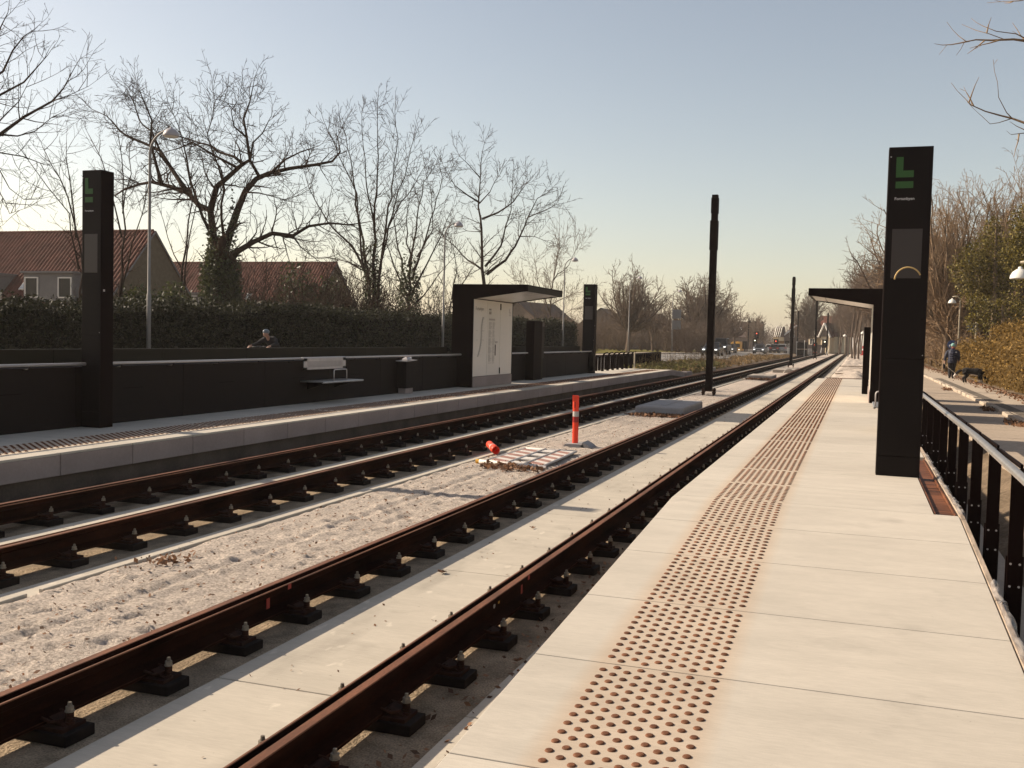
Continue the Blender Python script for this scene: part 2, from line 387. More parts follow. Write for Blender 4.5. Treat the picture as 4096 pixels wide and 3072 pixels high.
# sand between the tracks, footprints and ruts
foot=[(NR.uniform(-5.6,-4.3),NR.uniform(3.5,40),NR.uniform(0,3.14)) for _ in range(700)]
def sandz(X,Y):
    z=-.215+.006*vnoise(X*1.6,Y*1.1,1)+.006*vnoise(X*5,Y*4,2)+.010*vnoise(X*9,Y*7,4)+.010*np.abs(vnoise(X*19,Y*15,6))
    for (fx,fy,fa) in foot:
        mk=(np.abs(X-fx)<.3)&(np.abs(Y-fy)<.3)
        if not mk.any(): continue
        dx=X[mk]-fx; dy=Y[mk]-fy; c,s=math.cos(fa),math.sin(fa)
        u=(dx*c+dy*s)/.038; v=(-dx*s+dy*c)/.075; q=u*u+v*v
        z[mk]-=.019*np.exp(-q)-.009*np.exp(-(np.sqrt(q)-1.6)**2*3)
    w=np.abs(X-(-5.02+.05*np.sin(Y*.3)))
    z-=.013*np.exp(-(w/.04)**2)-.012*np.exp(-((w-.11)/.05)**2)
    e=np.clip((X+5.75)/.08,0,1); z=z*e+(-.25)*(1-e)
    return z
sb=MB()
for ys,st in ((np.arange(3,15.01,.035),.035),(np.arange(15,42.01,.07),.07),(np.arange(42,210.1,.4),.25)):
    xs=np.linspace(-5.745,-4.15,int(1.6/st)+1); V,F=grid(xs,ys,sandz); sb.arrays(V,F)
build('sand',sb,M['sand'],kind='structure',smooth=True)

# ---- right platform (level part and the ramp down towards the camera)
def rz(Y): return .33 if Y>=9.2 else .33-.06*(9.2-Y)
RJ=[-1.9,-.7,.42,1.55,2.72,3.866,5.066,6.15,7.28,8.33,9.35,10.48]+[11.7+1.2*k for k in range(28)]
pb=MB()
for a,b in zip(RJ[:-1],RJ[1:]):
    a+=.004; b-=.004
    ys=[a]+([9.2] if a<9.2<b else [])+[b]
    for u,v in zip(ys[:-1],ys[1:]):
        x1=.87
        if v>9.4 and u<14: x1=.675
        zu,zv=rz(u),rz(v)
        pb.hexa([(-1.58,u,zu-.13),(x1,u,zu-.13),(x1,v,zv-.13),(-1.58,v,zv-.13),(-1.58,u,zu),(x1,u,zu),(x1,v,zv),(-1.58,v,zv)])
build('platform',pb,M['slab'],kind='structure',bevel=.004)
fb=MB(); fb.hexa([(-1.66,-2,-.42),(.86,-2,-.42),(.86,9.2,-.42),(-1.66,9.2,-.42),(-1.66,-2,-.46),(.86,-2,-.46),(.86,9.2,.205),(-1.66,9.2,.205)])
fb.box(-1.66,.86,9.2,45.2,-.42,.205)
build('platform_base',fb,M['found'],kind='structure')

# ---- left platform: edge blocks, paved top and base wall
def lz(Y): return .33 if Y<48.7 else max(.0,.33-.06*(Y-48.7))
eb=MB(); tpb=MB(); y=9.037-1.2*5
while y<54.6:
    zu,zv=lz(y),lz(y+1.2)
    a,b=y+.005,y+1.195
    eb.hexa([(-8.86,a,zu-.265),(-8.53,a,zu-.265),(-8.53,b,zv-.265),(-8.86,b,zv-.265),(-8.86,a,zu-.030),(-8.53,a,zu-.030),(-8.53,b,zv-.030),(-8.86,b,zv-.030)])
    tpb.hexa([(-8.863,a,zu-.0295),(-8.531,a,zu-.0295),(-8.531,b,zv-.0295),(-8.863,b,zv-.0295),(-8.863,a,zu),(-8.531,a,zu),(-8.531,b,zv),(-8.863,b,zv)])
    y+=1.2
build('platform_edge',eb,M['kerbface'],kind='structure',bevel=.010)  # block faces, their shade put into the darker colour
build('edge_block_sunlit_top',tpb,M['slab'],kind='structure',bevel=.006)  # top of the same blocks, coloured paler as the sunlit side
tb=MB(); y=3.0
while y<54.6:
    zu,zv=lz(y),lz(y+2.4); a,b=y+.003,y+2.397
    tb.hexa([(-11.3,a,zu-.2),(-8.866,a,zu-.2),(-8.866,b,zv-.2),(-11.3,b,zv-.2),(-11.3,a,zu-.002),(-8.866,a,zu-.002),(-8.866,b,zv-.002),(-11.3,b,zv-.002)])
    y+=2.4
build('platform',tb,M['slab'],kind='structure',bevel=.003)
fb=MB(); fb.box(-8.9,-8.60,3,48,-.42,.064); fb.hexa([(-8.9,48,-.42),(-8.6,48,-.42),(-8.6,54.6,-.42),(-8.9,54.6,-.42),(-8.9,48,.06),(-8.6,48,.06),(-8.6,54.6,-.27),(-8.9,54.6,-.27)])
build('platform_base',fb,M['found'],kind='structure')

# ---- right side: soil, kerb, road, pavement
sheet('soil',np.arange(.86,2.25,.11),np.arange(-2,60,.25),lambda X,Y: np.interp(X,[.86,1.3,1.42,1.9,2.1],[-.30,-.26,-.13,.14,.17])+.05*vnoise(X*4,Y*3,8)+.02*vnoise(X*11,Y*9,9),M['dirt'])
kb=MB()
for y0 in np.arange(-2,26,1.0): kb.box(.93,1.33,y0+.004,y0+.996,-.35,-.125+.004*RNG.random())
build('kerb',kb,M['pave'],kind='structure',bevel=.01)
RJY=[y for y in np.cumsum([RNG.uniform(1.2,3.2) for _ in range(95)])]
RJY=[-3.0]+RJY
ab=MB()
for a,b in zip(RJY[:-1],RJY[1:]): 
    t=.2+float(dip(a)); t2=.2+float(dip(b)); g=.012
    ab.hexa([(1.95,a+g,t-.2),(3.32,a+g,t-.2),(3.32,b-g,t2-.2),(1.95,b-g,t2-.2),(1.95,a+g,t),(3.32,a+g,t),(3.32,b-g,t2),(1.95,b-g,t2)])
build('path',ab,M['asph'],kind='structure')
kb=MB()
for i,y0 in enumerate(np.arange(-3,190,1.0)):
    z=.285+float(dip(y0))+RNG.uniform(-.02,.02); j=RNG.uniform(-.02,.02)
    kb.box(3.31+j,3.46+j,y0+.01,y0+.985,-.2+float(dip(y0)),z)
build('kerb',kb,M['pave'],kind='structure',bevel=.02)
sheet('pavement',[3.45,3.5,4.1,4.9],YS,flat(.275),M['pave'])
cb=MB()
for y0 in np.arange(-3,120,2.6): 
    if y0<50: cb.box(3.50,3.80,y0,y0+2.55,.2,.279)
build('paving_band',cb,M['cobble'],kind='structure')
sheet('bank',np.arange(4.85,30,1.2),YS,lambda X,Y:.26+dip(Y)+.10*vnoise(X*1.1,Y*.8,12)+np.clip((X-4.9)*.06,0,.8),M['dirt'])
# rubble beyond the right platform end
def rub(X,Y):
    z=-.12+.10*vnoise(X*1.3,Y*.7,21)+.07*vnoise(X*3.1,Y*1.9,22)+.03*vnoise(X*8,Y*6,23)
    z+=.55*np.exp(-(((X+.1)/.9)**2+((Y-52)/3.2)**2))+.3*np.exp(-(((X-.3)/1.0)**2+((Y-66)/8)**2))
    e=np.clip((X+1.62)/.35,0,1); f=np.clip((2.25-X)/.4,0,1)
    z=np.where(e<1,(-.3)*(1-e)+z*e,z); return z*f+.15*(1-f)
sheet('rubble',np.arange(-1.62,2.3,.1),list(np.arange(45.25,72,.18))+list(np.arange(72,210,1.2)),rub,M['sand'])
# end of the tracks
sheet('crossing',[-20,-11,-4,3.5],[209.8,214,222],lambda X,Y:.02+dip(Y)*.0-(Y-209.8)*.02,M['pave'])

# ------------------------------------------------------------------ rails
def rail_profile(cx, side):
    """grooved rail; side=+1: running head on +x side"""
    P=[(.056,0),(.056,-.040),(.012,-.062),(.010,-.140),(.088,-.168),(.090,-.180),(-.090,-.180),(-.088,-.168),(-.008,-.140),(-.008,-.066),(-.034,-.058),(-.057,-.045),(-.057,-.006),(-.045,-.006),(-.040,-.044),(.000,-.044),(.006,-.004),(.012,0)]
    return [(cx+side*x,z) for x,z in P]
RAILS=[(-2.325,+1,4.647,'rusty grooved rail beside the near platform edge with red mark and stickers'),
       (-3.798,-1,3.89,'rusty grooved rail between the pale centre slab and the sand strip with red paint stroke'),
       (-6.42,+1,6.01,'rusty grooved rail on far side of the sand strip by the orange marker post'),
       (-7.915,-1,8.06,'rusty grooved rail running along under the edge blocks of the far platform')]
rails=[]
for cx,sd,ph,lab in RAILS:
    P=rail_profile(cx,sd); t=thing('rail',(cx,0,0),lab,'rail','rails of the two tracks')
    bodyp=MB(); bodyp.prism(P,'y',-2.5,209.6)
    part(t,'web',bodyp,M['raildark'] )
    hb=MB(); hb.box(*sorted((cx+sd*.009,cx+sd*.0575)),-2.5,209.6,-.006,.0025); hb.box(*sorted((cx-sd*.0445,cx-sd*.0578)),-2.5,209.6,-.012,-.004)
    part(t,'head',hb,M['railtop'],bevel=.0015)
    fb=MB(); fb.box(cx-.0885,cx+.0885,-2.5,209.6,-.183,-.1665); part(t,'foot',fb,M['rust'])
    rails.append(t)
def mark(rail,cx,y,w,z0,z1,m_,off=.0125): 
    b=MB(); b.box(cx+off,cx+off+.002,y,y+w,z0,z1); part(rail,'paint_mark',b,M[m_])
mark(rails[0],-2.325,7.02,.035,-.15,-.03,'redpaint',.0125); b=MB(); b.box(-2.27,-2.2675,7.05,7.09,-.038,-.002); part(rails[0],'paint_mark',b,M['redpaint'])
b=MB(); b.box(-2.313,-2.310,6.52,6.545,-.09,-.06); part(rails[0],'sticker',b,M['yellow'])
b=MB(); b.tube([(-2.314,6.44,-.085),(-2.310,6.44,-.085)],.018,10); part(rails[0],'sticker',b,M['inkg'])
b=MB(); b.box(-3.788,-3.7855,5.9,5.94,-.15,-.06); b.box(-3.742,-3.7395,6.1,6.14,-.045,-.008); part(rails[1],'paint_mark',b,M['redpaint'])

# fasteners
def fastener(cx,y,lab,grp,detail=True):
    t=thing('rail_fastener',(cx,y,-.262),lab,'rail fastener',grp)
    z=-.262
    b=MB(); b.box(cx-.255,cx+.255,y-.10,y+.10,z,z+.058); part(t,'pad',b,M['rubber'],bevel=.006)
    b=MB(); b.box(cx-.215,cx+.215,y-.08,y+.08,z+.058,z+.078); b.box(cx-.13,cx+.13,y-.07,y+.07,z+.078,z+.0795); part(t,'base_plate',b,M['clip'],bevel=.003)
    for s in (-1,1):
        b=MB(); b.prism([(cx+s*.07,z+.098),(cx+s*.10,z+.115),(cx+s*.165,z+.095),(cx+s*.20,z+.078),(cx+s*.105,z+.078)],'y',y-.045,y+.045)
        b.tube([(cx+s*.07,y-.06,z+.11),(cx+s*.13,y-.065,z+.10),(cx+s*.16,y-.03,z+.10),(cx+s*.16,y+.03,z+.10),(cx+s*.13,y+.065,z+.10),(cx+s*.07,y+.06,z+.11)],.009,6)
        part(t,'clip',b,M['clip'])
        b=MB()
        b.cyl((cx+s*.187,y),.026,z+.078,z+.092,10)
        for k in range(3): b.cyl((cx+s*.187,y),.021,z+.094+k*.015,z+.105+k*.015,10)
        b.cyl((cx+s*.187,y),.014,z+.09,z+.14,8)
        bo=part(t,'bolt',b,M['clip'])
        b=MB(); b.cyl((cx+s*.187,y),.024,z+.139,z+.145,10); b.cyl((cx+s*.187,y),.020,z+.145,z+.166,6); b.cyl((cx+s*.187,y),.012,z+.166,z+.187,8,r2=.0095)
        part(bo,'nut',b,M['nut'])
    return t
def fast_simple(mb,cx,y):
    z=-.262
    mb.box(cx-.255,cx+.255,y-.10,y+.10,z,z+.058,0); mb.box(cx-.215,cx+.215,y-.08,y+.08,z+.058,z+.078,0)
    for s in(-1,1):
        mb.prism([(cx+s*.07,z+.098),(cx+s*.10,z+.115),(cx+s*.20,z+.078),(cx+s*.105,z+.078)],'y',y-.05,y+.05,0)
        mb.cyl((cx+s*.187,y),.020,z+.078,z+.140,6,0); mb.cyl((cx+s*.187,y),.021,z+.140,z+.187,6,1,r2=.011)
FM=[M['rubber'],M['nut']]
rest=MB(); nfast=0
FL=['bolted fastener on black pad under the rail beside the near platform','bolted fastener on black pad under the rail between pale slab and sand strip',
    'bolted fastener on black pad under the rail on far side of the sand','bolted fastener on black pad under the rail below the far platform edge']
FG=['fasteners of the rail beside the near platform','fasteners of the rail beside the sand strip, near side','fasteners of the rail beside the sand strip, far side','fasteners of the rail below the far platform']
LIM=[(13,14),(17,58),(17,60),(16,60)]
for (cx,sd,ph,lab),fl,fg,(yd,yi) in zip(RAILS,FL,FG,LIM):
    proto=None; sproto=None
    k0=int((1.5-ph)/.75)-1
    for k in range(k0,280):
        y=ph+.75*k
        if y<1.2: continue
        if y>208: break
        if y<yd:
            if proto is None: proto=fastener(cx,y,fl,fg)
            else: dup(proto,loc=(cx,y,-.262))
        elif y<yi:
            if sproto is None:
                s=MB(); fast_simple(s,cx,y); sproto=build('rail_fastener',s,FM,org=(cx,y,-.262),label=fl,cat='rail fastener',group=fg)
            else: dup(sproto,loc=(cx,y,-.262))
        else: fast_simple(rest,cx,y)
build('rail_fasteners',rest,FM,kind='stuff',label='distant rail fasteners with bolts along the four rails',cat='rail fasteners')

# ------------------------------------------------------------------ tactile studs
def stud(mb,x,y,z,r=.0205,h=.006,n=12,slope=0.0):
    vs=[];fs=[]
    for (rr,zz) in ((r,0),(r*.86,h*.8),(r*.5,h)):
        for j in range(n):
            a=2*math.pi*j/n; q=rr*math.sin(a); vs.append((x+rr*math.cos(a),y+q,z+zz+q*slope))
    for i in (0,1): fs+=[(i*n+j,i*n+(j+1)%n,(i+1)*n+(j+1)%n,(i+1)*n+j) for j in range(n)]
    fs.append(tuple(2*n+j for j in range(n)))
    mb.add(vs,fs)
def tactile(name,x0,sgn,y0,y1,zf,label,joints,phase,jgap=.03):
    t=thing(name,(x0,max(y0,3.0),zf(max(y0,3.0))),label,'tactile paving','tactile stud strips')
    pts=[]
    for c in range(10):
        y=phase+(.0475 if c%2 else 0)
        while y>y0: y-=.0945
        while y<y1:
            if y>y0 and not any(abs(y-j)<jgap for j in joints): pts.append((x0+sgn*.0627*c,y))
            y+=.0945
    return t,pts
t,pts=tactile('tactile_strip',-1.18,1,1.6,44.6,rz,'long strip of rusty round studs set in the near platform',RJ,3.931)
pts.sort(key=lambda p:(p[1]-0)**2+p[0]**2)
vis=[p for p in pts if p[1]>3.70]; hidden=[p for p in pts if p[1]<=3.70]
for (x,y) in vis[:100]:
    b=MB(); stud(b,x,y,rz(y),slope=.06 if y<9.2 else 0); part(t,'stud',b,M['stud'],smooth=True)
b=MB()
for (x,y) in hidden+vis[100:]: stud(b,x,y,rz(y),n=10 if y<12 else (7 if y<22 else 5),slope=.06 if y<9.2 else 0)
part(t,'studs',b,M['stud'],smooth=True,kind='stuff')
gb=MB()
for i in range(14): gb.tube([(-1.25+.09*i,44.75,.334),(-1.0+.09*i,44.95,.334)],.012,5)
part(t,'end_bars',gb,M['stud'])
LJ=[9.037+1.2*k for k in range(-6,40)]
t,pts=tactile('tactile_strip',-8.93,-1,6.5,47.5,lz,'strip of rusty round studs half in shade on the far platform',LJ,3.931)
b=MB(); pts.sort(key=lambda p:(p[1])**2)
vis=[p for p in pts if p[1]>8.6]
for (x,y) in vis[:60]:
    q=MB(); stud(q,x,y,lz(y),n=8); part(t,'stud',q,M['stud'],smooth=True)
for (x,y) in [p for p in pts if p[1]<=8.6]+vis[60:]: stud(b,x,y,lz(y),n=7 if y<16 else 5)
part(t,'studs',b,M['stud'],smooth=True,kind='stuff')
# ------------------------------------------------------------------ lettering
def text_mesh(txt,size,depth=.0):
    cu=bpy.data.curves.new('t','FONT'); cu.body=txt; cu.size=size; cu.extrude=depth; cu.resolution_u=3
    o=bpy.data.objects.new('t',cu); COL.objects.link(o)
    dg=bpy.context.evaluated_depsgraph_get(); dg.update(); me=bpy.data.meshes.new_from_object(o.evaluated_get(dg))
    V=[v.co.copy() for v in me.vertices]; F=[tuple(p.vertices) for p in me.polygons]
    bpy.data.objects.remove(o); bpy.data.meshes.remove(me); bpy.data.curves.remove(cu)
    return V,F
def lettering(mb,txt,size,org,ux,uy,width=None):
    """flat letters: origin = left end of the base line, ux/uy world directions"""
    V,F=text_mesh(txt,size); w=max(v.x for v in V)-min(v.x for v in V); k=(width/w) if width else 1
    x0=min(v.x for v in V)
    mb.add([Vector(org)+Vector(ux)*((v.x-x0)*k)+Vector(uy)*(v.y*(k if width else 1)) for v in V],F)

# ------------------------------------------------------------------ station totems
def totem(x0,x1,y0,y1,z0,H,label,arc=False,screw=True):
    w=x1-x0; t=thing('station_totem',((x0+x1)/2,(y0+y1)/2,z0),label,'station sign','station totems')
    b=MB(); b.box(x0,x1,y0+.012,y1,z0,z0+H); part(t,'body',b,M['black'],bevel=.006)
    f=y0
    U=lambda u: x0+w*u
    Z=lambda v: z0+H*(1-v)
    b=MB(); b.box(x0+.006,x1-.006,f,f+.011,Z(.640)+.004,z0+H-.006); part(t,'front_panel',b,M['black2'],bevel=.003)
    b=MB(); b.box(x0+.006,x1-.006,f-.002,f+.011,Z(.938)+.003,Z(.640)-.003); part(t,'lower_panel',b,M['black2'],bevel=.003)
    b=MB(); b.box(x0+.006,x1-.006,f-.001,f+.011,z0+.012,Z(.938)-.003); part(t,'plinth_panel',b,M['black2'],bevel=.003)
    b=MB(); b.box(U(.15),U(.83),f-.003,f,Z(.396),Z(.247)); sc=part(t,'display_screen',b,M['screen'],bevel=.002)
    if arc:
        b=MB(); cx,cz,rr=U(.545),Z(.402),w*.30
        b.tube([(cx+rr*math.cos(a),f-.006,cz+rr*1.05*math.sin(a)) for a in np.linspace(math.pi*.98,math.pi*.13,16)],.0085,8)  # reflection on the display glass, shaped as a solid yellow arc
        part(sc,'arc_reflection',b,M['barw'] if False else M['arcm'],smooth=True)
    e=f-.004
    b=MB(); P=[(U(.176),Z(.092)),(U(.575),Z(.092)),(U(.575),Z(.072)),(U(.335),Z(.072)),(U(.335),Z(.031)),(U(.176),Z(.031))]
    b.prism(P,'y',e,f+.002); part(t,'letter_logo',b,M['green'])
    b=MB(); b.box(U(.176),U(.575),e,f+.002,Z(.1245),Z(.1045)); part(t,'logo_bar',b,M['green'])
    b=MB(); lettering(b,'Fortunbyen',.05,(U(.172),f-.0015,Z(.160)),(1,0,0),(0,0,1),width=w*.44); part(t,'lettering',b,M['lettering'])
    b=MB(); b.tube([(U(.9),f-.004,Z(.52)),(U(.9),f,Z(.52))],.010,8); part(t,'lock',b,M['black'])
    b=MB(); b.box(x1-.002,x1+.006,y0+.05,y0+.08,Z(.468),Z(.46)); part(t,'latch',b,M['alu'])
    b=MB()
    b.tube([(U(.05),f-.003,Z(.03)),(U(.05),f,Z(.03))],.007,8)
    part(t,'screw',b,M['alu'])
    b=MB(); b.tube([(U(.95),f-.003,Z(.628)),(U(.95),f,Z(.628))],.006,8); part(t,'screw',b,M['alu'])
    return t
M['arcm']=mat('pale_yellow_reflection',(.52,.36,.15),.5)
totem(.235,.690,11.86,12.07,.33,3.635,'tall black totem with green L on the near platform beside the silver handrail',arc=True)
totem(-10.475,-10.14,11.48,11.74,.33,3.645,'tall black totem with green L on the far platform in front of the tiled house')
totem(-10.80,-10.30,40.05,40.40,.33,3.66,'small looking black totem past the far shelter, beside the row of bent posts')

# ------------------------------------------------------------------ far platform wall with handrail
def wall_run(y0,y1,label,joints,hand):
    t=thing('platform_wall',(-10.6,y0,.33),label,'platform wall','dark walls behind the far platform')
    ys=[y0]+joints+[y1]
    for a,b_ in zip(ys[:-1],ys[1:]):
        b=MB(); b.box(-10.62,-10.5,a+.004,b_-.004,.30,1.19); part(t,'lower_panel',b,M['wallp'],bevel=.006)
        b=MB(); b.box(-10.512,-10.4985,(a+b_)/2-.22,(a+b_)/2+.22,.842,.856); part(t,'slot',b,M['black'])
        b=MB(); b.box(-10.98,-10.90,a+.004,b_-.004,.25,1.432); part(t,'parapet_panel',b,M['wallu'],bevel=.006)
        b=MB(); b.box(-10.90,-10.62,a+.003,b_-.003,1.165,1.186); part(t,'ledge',b,M['wallp'])
    for (a,c) in hand:
        b=MB(); b.tube([(-10.385,a,1.235),(-10.385,c,1.235)],.021,12); part(t,'handrail',b,M['alu'],smooth=True)
        y=a+.45
        while y<c:
            b=MB(); b.tube([(-10.385,y,1.222),(-10.40,y,1.18),(-10.50,y,1.165)],.010,6); part(t,'bracket',b,M['black']); y+=1.2
    return t
wall_run(4,25.9,'long dark panelled wall with silver handrail behind the far platform bench',[6.6,9.0,11.4,13.8,16.2,18.6,21.0,23.4],[(4,11.46),(11.76,17.30),(19.09,25.75)])
wall_run(29.4,40.1,'short dark panelled wall with handrail between the far shelter and the small totem',[31.8,34.2,36.6],[(29.5,40.0)])

# bench: perforated back sheet, seat plate, arm loop
t=thing('bench',(-10.3,18.2,.33),'pale steel wall bench with perforated back and one arm loop','bench')
b=MB()
def bench_back(x,y0,y1,z0,z1):
    n=52; b=MB()
    b.box(x,x+.012,y0,y1,z1-.055,z1); b.box(x,x+.012,y0,y1,z0,z0+.045); b.box(x,x+.012,y0,y0+.12,z0,z1); b.box(x,x+.012,y1-.12,y1,z0,z1)
    L=(y1-y0-.24)
    for i in range(n): 
        u=y0+.12+L*(i+.5)/n; b.box(x,x+.012,u-.009,u+.009,z0+.045,z1-.055)
    return b
part(t,'back_sheet',bench_back(-10.36,17.35,19.05,1.01,1.235),M['alu'])
b=MB(); b.tube([(-10.385,17.33,1.235),(-10.385,19.07,1.235)],.027,10); part(t,'back_rail',b,M['alu'],smooth=True)
b=MB(); b.box(-10.49,-9.985,17.45,19.15,.762,.782); b.tube([(-9.985,17.45,.764),(-9.985,19.15,.764)],.020,10); part(t,'seat',b,M['steel'])
b=MB(); P=[(-10.0,17.93,.78),(-10.0,17.93,.985),(-10.0,17.945,1.005),(-10.0,17.97,1.015),(-10.0,18.42,1.015),(-10.0,18.45,1.005),(-10.0,18.46,.98),(-10.0,18.46,.78)]
b.tube(P,.011,8); part(t,'arm_loop',b,M['alu'],smooth=True)
for y in (17.75,18.85):
    b=MB(); b.prism([(-10.5,.76),(-10.06,.76),(-10.06,.735),(-10.5,.60)],'y',y-.012,y+.012); part(t,'bracket',b,M['black'])
# litter bin with tilted lid
t=thing('litter_bin',(-10.36,22.1,.33),'dark square litter bin with loose pale lid by the far wall','litter bin')
b=MB(); b.box(-10.49,-10.24,21.86,22.36,.46,1.10); part(t,'body',b,M['wallp'],bevel=.008)
b=MB(); b.box(-10.46,-10.27,21.90,22.32,.33,.46); part(t,'foot',b,M['kerbface'])
b=MB(); b.obox((-10.365,22.12,1.125),(.30,.62,.014),rx=R(2)); part(t,'lid',b,M['alu'])
b=MB(); b.hexa([(-10.42,21.98,1.14),(-10.25,21.98,1.14),(-10.25,22.2,1.14),(-10.42,22.2,1.14),(-10.42,21.99,1.16),(-10.27,22.0,1.16),(-10.27,22.22,1.215),(-10.42,22.20,1.215)]); part(t,'hood',b,M['alu'])

# ------------------------------------------------------------------ shelters (same design, mirrored)
def shelter(side,y0,y1,xin,z0,label,detail):
    """side=+1: canopy reaches towards +x (far platform); xin: x of the white inner face"""
    X=lambda d: xin+side*d
    t=thing('shelter',(xin,(y0+y1)/2,z0),label,'platform shelter','platform shelters')
    top=z0+2.85
    # end frames: L-shaped with tapering canopy arm
    for nm,a,c in (('end_wall',y0-.06,y0),('end_wall',y1,y1+.06)):
        P=[(X(-.62),z0+.01),(X(0.0),z0+.01),(X(0.0),top-.40),(X(1.40),top-.20),(X(1.56),top-.185),(X(1.56),top),(X(-.62),top)]
        if side<0: P=P[::-1]
        b=MB(); b.prism(P,'y',a,c); part(t,nm,b,M['black'],bevel=.005)
    b=MB(); b.box(*sorted((X(-.62),X(-.56))),y0,y1,z0+.01,top-.02); part(t,'rear_wall',b,M['black'])
    # roof: top sheet, front fascia
    b=MB(); b.box(*sorted((X(-.62),X(1.56))),y0,y1,top-.03,top-.004); part(t,'roof',b,M['black'])
    b=MB(); b.box(*sorted((X(1.50),X(1.555))),y0,y1,top-.185,top-.03); part(t,'fascia',b,M['wallu'])
    # ceiling, sloping, white, in panels
    for i in range(3):
        a=y0+(y1-y0)*i/3+.006; c=y0+(y1-y0)*(i+1)/3-.006
        q=[(X(-.02),a,top-.385),(X(1.18),a,top-.205),(X(1.18),c,top-.205),(X(-.02),c,top-.385)]
        b=MB(); b.hexa(q+[(p[0],p[1],p[2]+.015) for p in q]); part(t,'ceiling_panel',b,M['panelw'])
        q=[(X(1.20),a,top-.202),(X(1.50),a,top-.172),(X(1.50),c,top-.172),(X(1.20),c,top-.202)]
        b=MB(); b.hexa(q+[(p[0],p[1],p[2]+.015) for p in q]); part(t,'ceiling_panel',b,M['panelw'])
    # plinth and white enamel panels facing the track
    b=MB(); b.box(*sorted((X(-.5),X(.02))),y0+.005,y1-.005,z0,z0+.29); part(t,'plinth',b,M['kerbface'],bevel=.006)
    n=3; pans=[]
    for i in range(n):
        a=y0+(y1-y0)*i/n+.008; c=y0+(y1-y0)*(i+1)/n-.008
        b=MB(); b.box(*sorted((X(-.05),X(.0))),a,c,z0+.30,top-.405); pans.append(part(t,'wall_panel',b,M['panelw'],bevel=.004))
    for zz in (z0+.42,top-.55):
        b=MB(); b.box(*sorted((X(-.01),X(.02))),y0+(y1-y0)*2/3-.02,y0+(y1-y0)*2/3+.02,zz-.09,zz+.09); part(t,'hinge',b,M['alu'] if not detail else M['wallu'])
    if detail:
        xs=X(.003); uy=(0,side*1.0,0); L=(y1-y0)/3
        b=MB(); lettering(b,'Fortunbyen',.13,(xs,y0+.14,z0+2.15),(0,1,0),(0,0,1),width=.62); part(pans[0],'lettering',b,M['ink'])
        # route line with station ticks
        ln=MB(); tk=MB()
        pts=[]
        for i in range(34):
            u=i/33; z=z0+.86+1.10*u; y=y0+.36+.42*u+.07*math.sin(u*5.5); pts.append((xs,y,z))
            tk.box(xs-.001,xs+.002,y-.05,y+.06+.06*((i*7)%5)/5,z-.008,z+.008)
        ln.tube(pts,.009,4); part(pans[0],'route_line',ln,M['inkg']); part(pans[0],'station_names',tk,M['inkg'])
        b=MB()
        for zz in (z0+1.31,z0+1.57): b.box(xs-.001,xs+.002,y0+.2,y0+.34,zz,zz+.012); b.box(xs-.001,xs+.002,y0+.68,y0+.84,zz,zz+.012)
        part(pans[0],'zone_marks',b,M['inkg'])
        b=MB()
        for k in range(2):
            yy=y0+L+.14+.1*k; b.tube([(xs,yy,z0+2.17),(xs,yy,z0+2.22)],.026,6); b.tube([(xs,yy,z0+2.06),(xs,yy+.015,z0+2.14)],.022,5)
        part(pans[1],'pictograms',b,M['inkg'])
        b=MB(); b.box(xs-.001,xs+.002,y0+L+.12,y0+L+.62,z0+1.885,z0+1.94)
        rr=random.Random(5)
        for i in range(46):
            zz=z0+1.82-.026*i
            if i%9==8: continue
            for (a,w) in ((.12,.26),(.44,.2)): 
                ww=w*rr.uniform(.55,1); b.box(xs-.001,xs+.002,y0+L+a,y0+L+a+ww,zz,zz+.014)
        part(pans[1],'text_block',b,M['inkg'])
        b=MB(); b.box(xs-.001,xs+.004,y0+L+.66,y0+L+.73,z0+.87,z0+1.19); part(pans[1],'card_slot',b,M['ink'])
        b=MB(); b.box(xs-.001,xs+.003,y0+L+.66,y0+L+.88,z0+1.23,z0+1.29); part(pans[1],'notice',b,M['inkg'])
        b=MB(); y=y0+2*L+.78; b.prism([(y,z0+2.13),(y+.13,z0+2.13),(y+.13,z0+2.17),(y+.05,z0+2.17),(y+.05,z0+2.27),(y,z0+2.27)],'x',xs-.001,xs+.003); b.box(xs-.001,xs+.003,y,y+.13,z0+2.06,z0+2.10); part(pans[2],'letter_logo',b,M['inkg'])
    return t
shelter(+1,25.75,29.0,-10.05,.33,'black shelter with white map panels on the far platform',True)
shelter(-1,26.5,29.9,.31,.33,'black shelter seen end on behind the totem on the near platform',False)

def ticket_post(x0,x1,y0,y1,z0,side,label):
    t=thing('ticket_machine',((x0+x1)/2,(y0+y1)/2,z0),label,'ticket machine','ticket machines')
    b=MB(); b.box(x0,x1,y0,y1-.3,z0,z0+1.97); part(t,'body',b,M['black'],bevel=.006)
    b=MB(); b.box(x0,x1,y1-.296,y1,z0+.72,z0+1.97); c=part(t,'screen_unit',b,M['black2'],bevel=.006)
    b=MB(); b.box(x0+.04,x1-.04,y1-.29,y1-.004,z0,z0+.715); part(t,'lower_cabinet',b,M['wallu'])
    xs=x1 if side>0 else x0
    b=MB(); b.box(xs-.002,xs+.006,y1-.27,y1-.03,z0+1.80,z0+1.94); part(c,'screen',b,M['screen'])
    return t
ticket_post(-10.45,-10.17,31.6,32.75,.33,1,'slim black ticket machine standing past the far shelter')
ticket_post(.14,.42,31.2,32.4,.33,-1,'slim black ticket machine at the far end of the near shelter')

